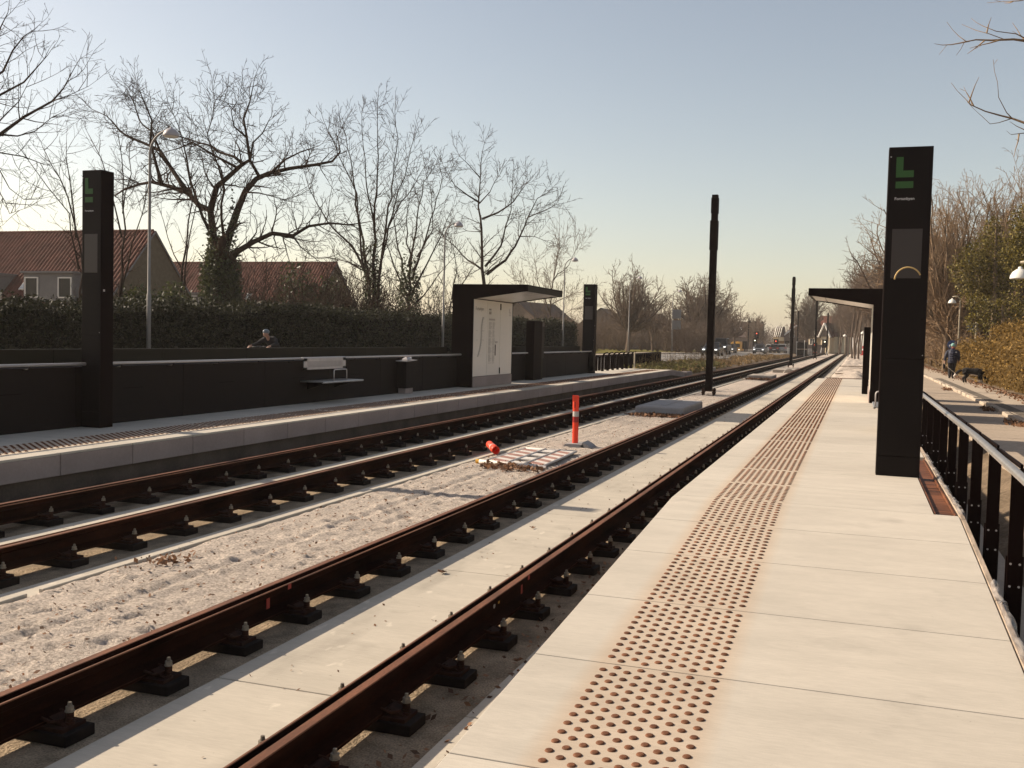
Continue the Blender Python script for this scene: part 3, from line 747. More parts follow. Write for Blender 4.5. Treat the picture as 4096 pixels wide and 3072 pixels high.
# ------------------------------------------------------------------ near platform railing
t=thing('railing',(1.0,12,.33),'black flat post railing with thick silver handrail along the near ramp','railing')
hp=[]
for y in (2.0,4.5,7,9.2,12,15,17.4):
    hp.append((.965,y,1.035-(.0 if y>=9.2 else .012*(9.2-y))))
b=MB(); b.tube(hp,.028,14); part(t,'handrail',b,M['steel'],smooth=True)
hz=lambda y: 1.035-(.0 if y>=9.2 else .012*(9.2-y))
for k in range(-3,9):
    y=7.28+1.2*k; zt=hz(y)
    b=MB(); b.prism([(.985,-.15),(1.075,-.15),(1.075,zt-.05),(1.060,zt-.012),(.985,zt-.032)],'y',y-.006,y+.006); p=part(t,'post',b,M['black'],bevel=.002)
    b=MB(); b.prism([(.975,-.25),(1.085,-.25),(1.085,zt-.60),(.975,zt-.60)],'y',y+.0065,y+.0185); part(t,'base_plate',b,M['black'],bevel=.002)
    for (dx,zz) in ((-.025,zt-.65),(.03,zt-.65),(-.025,zt-.80),(.03,zt-.80),(0.0,zt-.09)):
        b=MB(); b.tube([(1.03+dx,y-.0105,zz),(1.03+dx,y-.006,zz)],.0075,7); part(p,'bolt',b,M['alu'])
    b=MB(); b.box(1.045,1.062,y+.05,y+1.15,hz(y+.6)-.030,hz(y+.6)-.002); part(t,'top_bar',b,M['black'])
b=MB(); b.tube([(1.0,17.2,.9),(.965,17.35,1.035)],.015,6); part(t,'end_bracket',b,M['black'])

# bench on a dark back panel, mostly hidden behind the near totem
t=thing('bench',(.5,17.8,.33),'pale steel seat with arm loop half hidden behind the near totem','bench')
b=MB(); b.box(.80,.88,17.0,19.0,.33,1.30); part(t,'back_panel',b,M['wallp'],bevel=.005)
b=MB(); b.box(.285,.80,17.35,18.9,.755,.775); b.tube([(.285,17.35,.757),(.285,18.9,.757)],.02,10); part(t,'seat',b,M['steel'])
b=MB(); b.tube([(.30,17.55,.775),(.30,17.55,.98),(.315,17.55,1.01),(.34,17.55,1.02),(.72,17.55,1.02),(.75,17.55,1.01),(.76,17.55,.98),(.76,17.55,.775)],.012,8); part(t,'arm_loop',b,M['alu'],smooth=True)
b=MB(); b.prism([(.80,.752),(.36,.752),(.36,.72),(.80,.60)],'y',17.6,17.63); part(t,'bracket',b,M['black'])
t=thing('platform_wall',(.92,24,.33),'unseen wall behind the near totem, added for its shadow on the path','platform wall')  # unseen wall, added to cast the block of shadow on the path
b=MB(); b.box(.86,.95,22.9,25.4,.30,1.75); part(t,'lower_panel',b,M['wallp'],bevel=.006)  # body of the added unseen wall, there only to cast the shadow

# rusty drain channel, edge board and plastic film
t=thing('drain_channel',(.77,11,.33),'rusty steel drain channel let into the near platform beside the totem','drain channel')
for a,c in ((9.42,11.28),(11.30,13.98)):
    b=MB(); b.box(.69,.855,a,c,.20,.245); b.box(.684,.696,a,c,.20,.326); b.box(.848,.862,a,c,.20,.326); part(t,'tray',b,M['corten'])
    b=MB(); b.box(.70,.846,a+.005,c-.005,.292,.300); part(t,'cover',b,M['corten'])
t=thing('edge_board',(.895,9,.3),'weathered timber edging board along the right edge of the near platform','edge board')
b=MB(); 
for a,c in ((1.0,3.9),(3.92,6.9),(6.92,9.18),(9.2,12.4),(12.42,15.5)):
    b.hexa([(.878,a,rz(a)-.16),(.915,a,rz(a)-.16),(.915,c,rz(c)-.16),(.878,c,rz(c)-.16),(.878,a,rz(a)+.004),(.915,a,rz(a)+.004),(.915,c,rz(c)+.004),(.878,c,rz(c)+.004)])
part(t,'board',b,M['board'],bevel=.004)
def crumple(y0,y1):
    ys=np.arange(y0,y1,.03); xs=np.linspace(.872,.935,8)
    def zf(X,Y):
        base=np.where(Y>=9.2,.33,.33-.06*(9.2-Y))
        return base+.012+.018*np.abs(vnoise(X*30,Y*7,31))+.012*vnoise(X*50,Y*19,32)-np.clip((X-.915)*1.6,0,1)
    V,F=grid(xs,ys,zf); V[:,0]+=.012*vnoise(V[:,1]*6,V[:,2]*0,33); b=MB(); b.arrays(V,F); return b
for i,(a,c,lab) in enumerate(((4.2,7.3,'crumpled clear plastic film on the edging board nearest the camera'),(9.3,14.5,'crumpled clear plastic film bunched beside the rusty drain channel'))):
    o=build('plastic_film',crumple(a,c),M['film'],org=(.91,(a+c)/2,.3),smooth=True,label=lab,cat='plastic film',group='plastic film on the edging')
b=MB()
P=[]
for i in range(24):
    u=i/23; P.append((.88+.10*u+.01*math.sin(u*9),6.75+.45*u,.215-.10*u+.012*math.sin(u*11)))
b.tube(P,.0035,6); build('cord',b,M['alu'],org=P[0],label='loose pale cord hanging over the platform edging board',cat='cord',smooth=True)

# ------------------------------------------------------------------ marker post, fallen barrier, tube, concrete blocks
t=thing('marker_post',(-4.86,17.72,-.2),'upright orange marker post with white and red bands on the sand','marker post')
z0=-.2
b=MB(); b.lathe((-4.86,17.72,0),[(.054,z0+.03),(.056,.23),(.056,.231)],16); part(t,'post',b,M['orange'],smooth=False)
b=MB(); b.lathe((-4.86,17.72,0),[(.057,.231),(.057,.335)],16); part(t,'red_band',b,M['redband'])
b=MB(); b.lathe((-4.86,17.72,0),[(.057,.336),(.057,.43)],16); part(t,'white_band',b,M['whiteband'])
b=MB(); b.lathe((-4.865,17.72,0),[(.056,.431),(.058,.58),(.055,.66),(.057,.69),(.050,.72),(.046,.722)],16); b.box(-4.915,-4.83,17.662,17.685,.62,.725); p=part(t,'sleeve',b,M['orange'],smooth=False)
b=MB(); b.box(-4.875,-4.855,17.660,17.668,.50,.60); part(p,'slot',b,M['redband'])
b=MB(); b.prism([(-5.05,z0-.02),(-4.62,z0-.02),(-4.66,z0+.05),(-4.98,z0+.045)],'y',17.5,17.98); b.prism([(-4.70,z0-.01),(-4.50,z0-.01),(-4.55,z0+.03),(-4.66,z0+.09)],'y',17.5,17.9); part(t,'rubber_foot',b,M['block'])
t=thing('marker_tube',(-5.8,15.9,-.15),'short orange and white tube lying beside the fallen barrier','marker tube')
p0=Vector((-6.03,16.35,-.12)); p1=Vector((-5.62,15.55,-.12)); dv=(p1-p0)
def hollow(mb,a,c,r,n=16,inner=.9):
    d=(c-a).normalized(); U=d.orthogonal().normalized(); Wv=d.cross(U); vs=[];k=n
    for (pp,rr) in ((a,r*inner),(a,r),(c,r),(c,r*inner),(a+(c-a)*.1,r*inner)):
        for j in range(n):
            q=2*math.pi*j/n; vs.append(pp+(U*math.cos(q)+Wv*math.sin(q))*rr)
    fs=[(i*n+j,i*n+(j+1)%n,(i+1)*n+(j+1)%n,(i+1)*n+j) for i in range(4) for j in range(n)]
    mb.add(vs,fs)
b=MB(); hollow(b,p0,p0+dv*.52,.064); part(t,'tube',b,M['orange'],smooth=True)
b=MB(); hollow(b,p0+dv*.521,p0+dv*.60,.066); part(t,'white_band',b,M['whiteband'],smooth=True)
b=MB(); hollow(b,p0+dv*.601,p1,.067); part(t,'tube',b,M['orange'],smooth=True)
b=MB(); b.cyl((-6.02,16.34),.03,-.2,-.1,8); part(t,'foot_peg',b,M['rubber'])

# fallen plastic barrier, lying flat
t=thing('fallen_barrier',(-4.9,15.4,-.16),'white and red striped plastic barrier lying flat on the sand','barrier')
c00=Vector((-5.42,14.40,-.168)); c10=Vector((-4.42,14.25,-.168)); c11=Vector((-4.50,16.50,-.168)); c01=Vector((-5.42,16.50,-.168))
def bl(u,v): return (c00*(1-u)+c10*u)*(1-v)+(c01*(1-u)+c11*u)*v
def plank(mb,u0,v0,u1,v1,r,zoff=0,mi=0): mb.tube([bl(u0,v0)+Vector((0,0,zoff)),bl(u1,v1)+Vector((0,0,zoff))],r,8,mi)
b=MB(); plank(b,0,0,0,1,.020); plank(b,1,0,1,1,.020); plank(b,0,1,1,1,.020); plank(b,-.05,0,.93,0,.034); part(t,'frame',b,M['barw'],smooth=True)
b=MB(); plank(b,-.11,0,-.05,0,.034); part(t,'end_cap',b,M['yellow'])
b=MB(); plank(b,.93,0,1.08,0,.028); part(t,'end_pin',b,M['alu'])
for u0,u1 in ((.05,.36),(.72,.97)):
    b=MB(); vs=[bl(u0,.03),bl(u1,.03),bl(u1,.97),bl(u0,.97)]; up=Vector((0,0,.018)); b.hexa([p-up for p in vs]+[p+up*.6 for p in vs]); q=part(t,'striped_panel',b,M['barw'])
    for i in range(5):
        v0=.07+.18*i; v1=v0+.085
        s=MB(); w=[bl(u0+.005,v0+.05),bl(u1-.005,v0-.02),bl(u1-.005,v1-.02),bl(u0+.005,v1+.05)]; o2=Vector((0,0,.0125)); s.hexa([p+o2 for p in w]+[p+o2*1.25 for p in w]); part(q,'red_stripe',s,M['barr'])
for u in (.40,.68):
    b=MB(); plank(b,u,0,u,1,.020,.01); part(t,'cross_bar',b,M['barw'],smooth=True)
for v in (.10,.36,.62,.88):
    b=MB(); vs=[bl(.41,v-.07),bl(.67,v-.07),bl(.67,v+.07),bl(.41,v+.07)]; up=Vector((0,0,.012)); b.hexa([p-up for p in vs]+[p+up for p in vs]); part(t,'slat',b,M['barw'])

def cblock(x0,x1,y0,y1,z0,z1,label,m_,lidz=0,ch=.03):
    t=thing('concrete_block',((x0+x1)/2,(y0+y1)/2,z0),label,'concrete block','concrete foundation blocks')
    b=MB(); b.box(x0,x1,y0,y1,z0,z1); part(t,'block',b,M[m_],bevel=ch)
    if lidz:
        b=MB(); b.box(x0+.25,x1-.55,y0+.5,y1-.25,z1-.01,z1+lidz); part(t,'lid',b,M[m_],bevel=.006)
    return t
cblock(-5.50,-4.22,25.9,29.3,-.26,.035,'large rounded grey concrete block on the sand before the nearest mast','block',.012,.05)
cblock(-5.50,-4.22,54.0,57.0,-.26,.02,'pale concrete block on the sand between the nearest and second mast','block2',.01)
cblock(-5.35,-3.95,68.5,74.5,-.26,.0,'long low concrete slab with loose cable before the second mast','block2')
cblock(-9.7,-8.6,62.0,65.0,-.2,.12,'tan concrete block among weeds left of the tracks','block2')
cblock(-9.4,-8.45,52.5,54.4,-.3,.12,'concrete end block at the foot of the far platform ramp','kerbface')
b=MB(); b.tube([(-4.6,67.9,-.2),(-4.5,67.6,-.05),(-4.4,68.1,.05),(-4.2,68.6,.03),(-4.25,69.6,.03)],.03,6); build('cable_duct',b,M['barw'],org=(-4.5,68,-.2),smooth=True,label='white cable end curling up at the long low slab',cat='cable')

# ------------------------------------------------------------------ catenary masts (no wires yet)
def mast(x,y,z,H,w,label,simple=False):
    t=thing('catenary_mast',(x,y,z),label,'mast','black catenary masts')
    h=w/2
    b=MB()
    b.box(x-h,x+h,y-h,y-h+.03,z+.03,z+H*.72); b.box(x-h,x+h,y+h-.03,y+h,z+.03,z+H*.72); b.box(x-.015,x+.015,y-h+.03,y+h-.03,z+.03,z+H*.72)
    b.box(x-h,x-h+.02,y-h+.03,y+h-.03,z+.03,z+H*.72); b.box(x+h-.02,x+h,y-h+.03,y+h-.03,z+.03,z+H*.72)
    part(t,'shaft',b,M['black'])
    b=MB(); b.box(x-h*1.18,x+h*1.18,y-h*1.18,y+h*1.18,z+H*.72,z+H*.87); part(t,'sleeve',b,M['black'],bevel=.02)
    b=MB(); b.box(x-h*.95,x+h*.95,y-h*.95,y+h*.95,z+H*.87,z+H*.905); b.box(x-h*1.08,x+h*1.08,y-h*1.08,y+h*1.08,z+H*.905,z+H*.985); b.box(x-h*.9,x+h*.9,y-h*.9,y+h*.9,z+H*.985,z+H); part(t,'cap',b,M['black'],bevel=.015)
    b=MB(); b.box(x-h*1.9,x+h*1.9,y-h*1.9,y+h*1.9,z,z+.03); part(t,'base_plate',b,M['clip'])
    for sx in(-1,1):
        for sy in(-1,1):
            b=MB(); b.cyl((x+sx*h*1.6,y+sy*h*1.6),.028,z-.18,z+.12,8); b.cyl((x+sx*h*1.6,y+sy*h*1.6),.055,z+.03,z+.075,6); b.cyl((x+sx*h*1.6,y+sy*h*1.6),.055,z-.06,z-.015,6); part(t,'anchor_bolt',b,M['clip'])
    return t
mast(-5.13,37.0,-.06,7.15,.24,'nearest and tallest looking black mast rising from the sand')
mast(-5.13,84.0,-.03,7.15,.24,'second black mast, left of the near shelter canopy tip')
mast(-5.13,131.5,-.06,7.15,.24,'third black mast, seen in front of the cream gabled house')
mast(-5.13,180.0,-.06,7.15,.24,'fourth and most distant black mast, right of the cream house gable')
p=at(2991,1412,D=215); mast(p.x,p.y,p.z,7.4,.24,'thin black mast left of the road beside the traffic lights')
p=at(3188,1414,D=172); mast(p.x,p.y,p.z,7.3,.2,'thin black mast just right of the second mast by the black stacks')

# ------------------------------------------------------------------ railings past the far platform
t=thing('railing',(-10.62,46,.33),'row of seven black posts with bent tops waiting for a handrail','railing')
for k in range(7):
    y=43.0+.98*k
    b=MB(); b.prism([(-10.70,.2),(-10.58,.2),(-10.58,.96),(-10.56,1.06),(-10.50,1.12),(-10.40,1.15),(-10.40,1.18),(-10.53,1.165),(-10.62,1.10),(-10.66,1.0),(-10.70,.9)],'y',y-.012,y+.012); part(t,'post',b,M['black'])
t=thing('fence',(-11.7,52,.25),'black slatted fence behind the bent posts beside the road','fence')
fx=lambda y:-10.95-.0425*(y-43)
b=MB(); b.hexa([(fx(43),43,.95),(fx(43)+.05,43,.95),(fx(62.5)+.05,62.5,.93),(fx(62.5),62.5,.93),(fx(43),43,1.03),(fx(43)+.05,43,1.03),(fx(62.5)+.05,62.5,1.01),(fx(62.5),62.5,1.01)]); part(t,'top_rail',b,M['black'])
for k in range(28):
    y=43+.72*k; b=MB(); b.obox((fx(y)+.02,y,.58),(.13,.016,.82)); part(t,'slat',b,M['black'])
b=MB(); b.cyl((-10.35,48.3),.035,.30,1.15,8); build('marker_post',b,M['palepole'],org=(-10.35,48.3,.3),label='thin pale post right of the seven bent posts',cat='marker post')
# ------------------------------------------------------------------ bare trees
class Segs:
    def __init__(s): s.a=[]; s.b=[]; s.ra=[]; s.rb=[]
    def add(s,a,b,ra,rb): s.a.append(a); s.b.append(b); s.ra.append(ra); s.rb.append(rb)
    def to(s,mb,n=3,mi=0):
        if not s.a: return
        A=np.array(s.a); B=np.array(s.b); ra=np.array(s.ra)[:,None]; rb=np.array(s.rb)[:,None]
        D=B-A; L=np.linalg.norm(D,axis=1,keepdims=True)+1e-9; D=D/L
        ref=np.where(np.abs(D[:,2:3])<.9,np.array([[0,0,1.]]),np.array([[1.,0,0]]))
        U=np.cross(D,ref); U/=np.linalg.norm(U,axis=1,keepdims=True)+1e-9; Wv=np.cross(D,U)
        B=B+D*np.minimum(L*.06,rb)
        V=[]
        for (P,r) in ((A,ra),(B,rb)):
            for j in range(n):
                q=2*math.pi*j/n; V.append(P+(U*math.cos(q)+Wv*math.sin(q))*r)
        V=np.stack(V,1).reshape(-1,3); k=len(A); b=(np.arange(k)*2*n)[:,None]
        F=[np.stack([b[:,0]+j,b[:,0]+(j+1)%n,b[:,0]+n+(j+1)%n,b[:,0]+n+j],1) for j in range(n)]
        mb.arrays(V,np.concatenate(F),mi)
def nrm(v):
    l=math.sqrt(v[0]*v[0]+v[1]*v[1]+v[2]*v[2])+1e-9; return (v[0]/l,v[1]/l,v[2]/l)
def tilt(rg,d,ang,flat=0.0):
    """direction d turned by ang about a random axis"""
    while True:
        q=(rg.gauss(0,1),rg.gauss(0,1),rg.gauss(0,1)*(1-flat)); k=q[0]*d[0]+q[1]*d[1]+q[2]*d[2]
        p=(q[0]-k*d[0],q[1]-k*d[1],q[2]-k*d[2]); l=math.sqrt(p[0]**2+p[1]**2+p[2]**2)
        if l>.2: break
    c,s=math.cos(ang),math.sin(ang)/l
    return nrm((d[0]*c+p[0]*s,d[1]*c+p[1]*s,d[2]*c+p[2]*s))
def grow(rg,out,p,d,L,r,lv,mx,prm):
    """one branch with its children; out: list of Segs per level"""
    ns=max(2,int(L/prm['step'][min(lv,len(prm['step'])-1)]+.5)); st=L/ns; wob=prm['wob']; up=prm['up']
    for i in range(ns):
        d=nrm((d[0]+rg.gauss(0,wob),d[1]+rg.gauss(0,wob),d[2]+rg.gauss(0,wob)*.7+up*(1 if lv<3 else .6)))
        p2=(p[0]+d[0]*st,p[1]+d[1]*st,p[2]+d[2]*st)
        ra=r*(1-.75*i/ns); rb=r*(1-.75*(i+1)/ns)
        out[min(lv,len(out)-1)].add(p,p2,max(ra,prm['rmin']),max(rb,prm['rmin']*.8))
        if lv<mx and i>=prm.get('bare',0)*(1 if lv==0 else 0):
            nc=prm['den'][min(lv,len(prm['den'])-1)]*st; n=int(nc)+(1 if rg.random()<nc-int(nc) else 0)
            for _ in range(n):
                t=rg.random(); q=(p[0]+(p2[0]-p[0])*t,p[1]+(p2[1]-p[1])*t,p[2]+(p2[2]-p[2])*t)
                f=1-.55*(i+t)/ns
                grow(rg,out,q,tilt(rg,d,prm['ang']*rg.uniform(.7,1.25)),L*prm['rat']*f*rg.uniform(.65,1.15),max(ra*prm.get('rr',.55),prm['rmin']),lv+1,mx,prm)
        p=p2
def P0(**k):
    d=dict(step=[.8,.55,.35,.25],wob=.13,up=.06,den=[1.2,1.7,2.6],ang=.75,rat=.5,rmin=.006); d.update(k); return d
def finish_tree(name,org,trunk,crown,label,cat,group=None,mats=('bark','twig'),ivy=None):
    t=thing(name,org,label,cat,group)
    part(t,'trunk',trunk,M[mats[0]],smooth=True)
    part(t,'crown',crown,M[mats[1]],smooth=True)
    if ivy is not None: part(t,'ivy',ivy,M['ivy'])
    return t
def limb_tree(seed,limbs,Yc,depthj,prm,side_den,side_len,mx=4,base=None,n0=8,sc=1.0):
    """main limbs traced as polylines (photo pixels put on real planes near Yc); twigs grown on them"""
    rg=random.Random(seed); tr=MB(); segs=[Segs() for _ in range(5)]
    for li,(pts,r0,r1) in enumerate(limbs):
        dj=rg.uniform(-depthj,depthj)*(li>0); W=[]
        for i,(x,y) in enumerate(pts):
            k=i/max(1,len(pts)-1); W.append(at(x,y,Y=Yc+dj*k*(1 if len(pts)>2 else 0)+rg.gauss(0,.15)*k))
        # resample
        Q=[W[0]]
        for a,b in zip(W[:-1],W[1:]):
            n=max(1,int((b-a).length/.7))
            for j in range(1,n+1):
                q=a.lerp(b,j/n); 
                if j<n: q+=Vector((rg.gauss(0,.05),rg.gauss(0,.08),rg.gauss(0,.05)))
                Q.append(q)
        k=len(Q); rs=[sc*(r0+(r1-r0)*(i/(k-1))**.7) for i in range(k)]
        tr.tube(Q,rs,n0 if r0>.1 else 6)
        for i in range(1,k):
            d=nrm(tuple(Q[i]-Q[i-1])); st=(Q[i]-Q[i-1]).length
            nc=side_den*st*(.35+.9*i/k); n=int(nc)+(1 if rg.random()<nc-int(nc) else 0)
            for _ in range(n):
                q=Q[i-1].lerp(Q[i],rg.random()); 
                grow(rg,segs,tuple(q),tilt(rg,d,rg.uniform(.5,1.25)),side_len*rg.uniform(.5,1.3),max(.012,min(.045,rs[i]*.45)),2,mx,prm)
        # tip
        grow(rg,segs,tuple(Q[-1]),nrm(tuple(Q[-1]-Q[-2])),side_len*.8,rs[-1],2,mx,prm)
    cr=MB()
    for lv,s in enumerate(segs): s.to(cr,4 if lv<3 else 3)
    return tr,cr
Zc=lambda ox,oy,s,pts:[(ox+x*s,oy+y*s) for x,y in pts]
def leaves(mb,P,size,rg,up=0.3,jit=.5):
    """leaf-sized quads at points P (n,3)"""
    n=len(P); N=rg.normal(0,1,(n,3)); N[:,2]+=up; N/=np.linalg.norm(N,axis=1,keepdims=True)
    T=np.cross(N,rg.normal(0,1,(n,3))); T/=np.linalg.norm(T,axis=1,keepdims=True); B=np.cross(N,T)
    s=(size*(1+jit*rg.uniform(-1,1,n)))[:,None]
    V=np.stack([P-T*s*.5,P+B*s*.32,P+T*s*.55,P-B*s*.32],1).reshape(-1,3); b=np.arange(n)*4
    mb.arrays(V,np.stack([b,b+1,b+2,b+3],1))

z1=lambda p:Zc(0,0,.6329,p)
z2=lambda p:Zc(1200,300,.6329,p)
# oak with ivy on its trunk, in front of the second tiled house
YT=39.5
oak=[(z1([(1405,2080),(1400,1760),(1395,1640)]),.55,.40),
 (z1([(1375,1700),(1350,1500),(1330,1330),(1260,1300),(1190,1220),(1080,1180),(960,1150),(880,1165),(780,1200),(730,1235)]),.30,.04),
 (z1([(1190,1220),(1140,1150),(1080,1060),(1010,950),(900,900),(760,830),(670,730),(580,690)]),.16,.02),
 (z1([(1025,1170),(990,1050),(950,900),(960,760),(900,620),(880,560)]),.12,.02),
 (z1([(1330,1330),(1370,1180),(1440,1120),(1530,1040),(1580,1010),(1560,870),(1540,750),(1580,640),(1600,540)]),.20,.02),
 (z1([(1540,1040),(1480,990),(1380,960),(1250,900),(1130,860),(1020,830),(960,850)]),.10,.02),
 (z1([(1500,1060),(1350,980),(1220,900),(1120,940),(1040,960)]),.09,.02),
 (z1([(1400,1640),(1450,1480),(1500,1330),(1550,1210),(1620,1130),(1700,1095),(1830,1065),(2000,1040),(2100,1020),(2150,960),(2140,900)]),.27,.03),
 (z1([(1640,1120),(1580,1010),(1600,900),(1660,840),(1700,760)]),.10,.02),
 (z1([(1720,1085),(1800,1010),(1900,960),(1990,930)]),.08,.02),
 (z1([(1430,1680),(1500,1590),(1600,1530),(1720,1475),(1850,1490),(1950,1430),(2080,1410),(2200,1420)]),.22,.04),
 (z1([(1345,1500),(1280,1370),(1240,1250),(1200,1130),(1180,1000),(1130,800),(1060,640)]),.11,.015),
 (z1([(1420,1560),(1400,1380),(1420,1200),(1380,1050),(1310,850),(1360,640)]),.09,.015),
 (z1([(1010,950),(960,830),(880,760),(800,560),(780,600)]),.07,.015),
 (z1([(1560,870),(1480,800),(1460,700),(1500,640)]),.06,.015),
 (z1([(1560,1215),(1640,1220),(1720,1240),(1820,1270)]),.06,.015),
 (z1([(1850,1490),(1900,1560),(2000,1640)]),.06,.015)]
tr,cr=limb_tree(3,oak,YT,2.4,P0(den=[1,1.6,3.2,3.0],wob=.19,rat=.55,rmin=.0085,up=.05,step=[.6,.4,.3,.25]),4.2,1.75,sc=.82)
rr=np.random.RandomState(2); iv=MB(); pp=[]
def ring(c,k,n,dz):
    k=k*1.3
    a=rr.uniform(0,6.283,n); r=k*(.75+.45*rr.random_sample(n)**2)+.10*rr.random_sample(n); return np.stack([c.x+r*np.cos(a),c.y+r*np.sin(a),c.z+rr.normal(0,dz,n)],1)
for (x,y,w,n) in ((1400,2000,170,1600),(1395,1850,165,2000),(1395,1740,150,2000),(1395,1650,115,1300),(1350,1560,45,200),(1440,1560,45,200),(1480,1400,25,150),(1345,1480,25,80)):
    c=at(x*.6329,y*.6329,Y=YT); k=w*.6329*48/4000/2
    pp.append(ring(c,k,n,.5))
leaves(iv,np.concatenate(pp),.13,rr)
b0=at(1405*.6329,2080*.6329,Y=YT); 
finish_tree('oak_tree',(b0.x,b0.y,.3),tr,cr,'big spreading leafless oak with ivy covered trunk behind the far hedge','tree',ivy=iv)
# multi-stem tree
ms=[(z2([(475,1800),(470,1500),(462,1200),(470,900),(490,600),(490,350),(490,200)]),.26,.02),
 (z2([(450,1480),(420,1200),(370,900),(330,600),(290,380),(250,270)]),.16,.02),
 (z2([(445,1300),(330,1080),(220,980),(100,800),(30,620)]),.13,.02),
 (z2([(480,1450),(540,1000),(580,700),(620,400),(600,230)]),.15,.02),
 (z2([(500,1250),(600,820),(680,560),(730,370)]),.11,.02),
 (z2([(435,1350),(380,1000),(360,750),(240,500),(150,290)]),.12,.02),
 (z2([(470,1000),(420,700),(400,450),(390,250)]),.09,.015),
 (z2([(540,1000),(640,800),(720,700),(800,560)]),.08,.015),
 (z2([(430,1250),(300,1180),(160,1150),(40,1160)]),.07,.015),
 (z2([(460,1350),(300,1250),(160,1260)]),.06,.015)]
tr,cr=limb_tree(5,ms,55,2.2,P0(den=[1,1.5,2.9,2.8],wob=.13,rat=.52,rmin=.010,up=.13),3.0,1.5,sc=.75)
b0=at(1200+475*.6329,300+1800*.6329,Y=55)
iv=MB(); pp=[]
for (x,y,w,n) in ((460,1480,90,700),(455,1340,80,600),(440,1200,70,350)):
    c=at(1200+x*.6329,300+y*.6329,Y=55); k=w*.6329*66/4000/2; pp.append(ring(c,k*.8,n,.8))
leaves(iv,np.concatenate(pp),.15,rr)
finish_tree('bare_tree',(b0.x,b0.y,.3),tr,cr,'tallest many stemmed leafless tree right of the big oak','tree',ivy=iv)
ms=[(z2([(690,1800),(690,1480),(700,1200),(740,900),(780,680),(860,560)]),.22,.02),
 (z2([(680,1350),(620,1100),(590,850),(610,720)]),.13,.02),
 (z2([(710,1300),(790,1050),(850,850),(900,650),(880,560)]),.13,.02),
 (z2([(700,1420),(800,1200),(900,1000),(960,850)]),.12,.02),
 (z2([(690,1420),(590,1200),(540,1050),(500,900)]),.11,.02),
 (z2([(700,1250),(680,1000),(690,800),(730,650)]),.10,.015),
 (z2([(740,1150),(840,980),(830,750),(800,640)]),.09,.015),
 (z2([(720,1450),(830,1330),(930,1200),(1000,1120)]),.08,.015),
 (z2([(690,1450),(600,1330),(540,1260)]),.07,.015),
 (z2([(900,1700),(950,1450),(1040,1300),(1120,1180)]),.10,.02),
 (z2([(960,1420),(990,1250),(970,1100),(930,1000)]),.07,.015)]
tr,cr=limb_tree(6,ms,61,2.2,P0(den=[1,1.5,2.8,2.6],wob=.13,rat=.52,rmin=.011,up=.15),3.1,1.45,sc=.75)
b0=at(1200+690*.6329,300+1800*.6329,Y=61); iv=MB(); pp=[]
for (x,y,w,n) in ((690,1480,120,700),(690,1380,110,600),(690,1270,80,300)):
    c=at(1200+x*.6329,300+y*.6329,Y=61); k=w*.6329*70/4000/2; pp.append(ring(c,k*.8,n,.8))
leaves(iv,np.concatenate(pp),.16,rr)
finish_tree('bare_tree',(b0.x,b0.y,.3),tr,cr,'dense shorter many stemmed leafless tree left of the far shelter','tree',ivy=iv)
ms=[(z2([(1175,1750),(1165,1330),(1150,1100),(1140,900),(1130,780),(1140,650),(1150,500),(1165,430)]),.36,.02),
 (z2([(1180,1260),(1300,1170),(1390,1020),(1440,900),(1500,780),(1600,710)]),.18,.02),
 (z2([(1170,1210),(1270,1080),(1320,900),(1345,720),(1400,640)]),.14,.02),
 (z2([(1150,910),(1250,870),(1350,800),(1420,700),(1480,630)]),.12,.02),
 (z2([(1140,810),(1060,760),(980,700),(930,620)]),.11,.02),
 (z2([(1150,1230),(1060,1170),(950,1060),(890,990)]),.12,.02),
 (z2([(1140,650),(1060,560),(985,470)]),.07,.015),
 (z2([(1135,810),(1200,740),(1270,620)]),.07,.015),
 (z2([(1440,900),(1560,850),(1670,810)]),.07,.015),
 (z2([(1390,1020),(1480,1020),(1580,1060)]),.06,.015),
 (z2([(1145,990),(1050,985),(950,1000)]),.05,.015)]
tr,cr=limb_tree(8,ms,74,2.5,P0(den=[1,1.5,2.7,2.5],wob=.13,rat=.55,rmin=.012,up=.06),2.9,1.8,sc=.75)
b0=at(1200+1175*.6329,300+1750*.6329,Y=74)
finish_tree('bare_tree',(b0.x,b0.y,.3),tr,cr,'leafless tree with one straight central trunk above the far shelter','tree')
# pale thin tree beyond the shelter
ms=[(z2([(1590,1780),(1580,1500),(1600,1300),(1640,1100),(1640,990)]),.14,.02),(z2([(1580,1500),(1500,1300),(1480,1150)]),.08,.015),(z2([(1600,1300),(1700,1200),(1750,1090)]),.07,.015),
 (z2([(1590,1450),(1690,1400),(1780,1370)]),.06,.015),(z2([(1560,1700),(1460,1450),(1400,1300)]),.08,.015),(z2([(1600,1550),(1720,1480),(1800,1470)]),.05,.015)]
tr,cr=limb_tree(9,ms,95,2,P0(den=[1,1.4,2.5,2.4],wob=.12,rat=.55,rmin=.013,up=.12),2.4,2.8)
b0=at(1200+1590*.6329,300+1780*.6329,Y=95)
finish_tree('bare_tree',(b0.x,b0.y,.3),tr,cr,'thin pale leafless tree between the far shelter and the small totem','tree',mats=('barkf','twigf'))
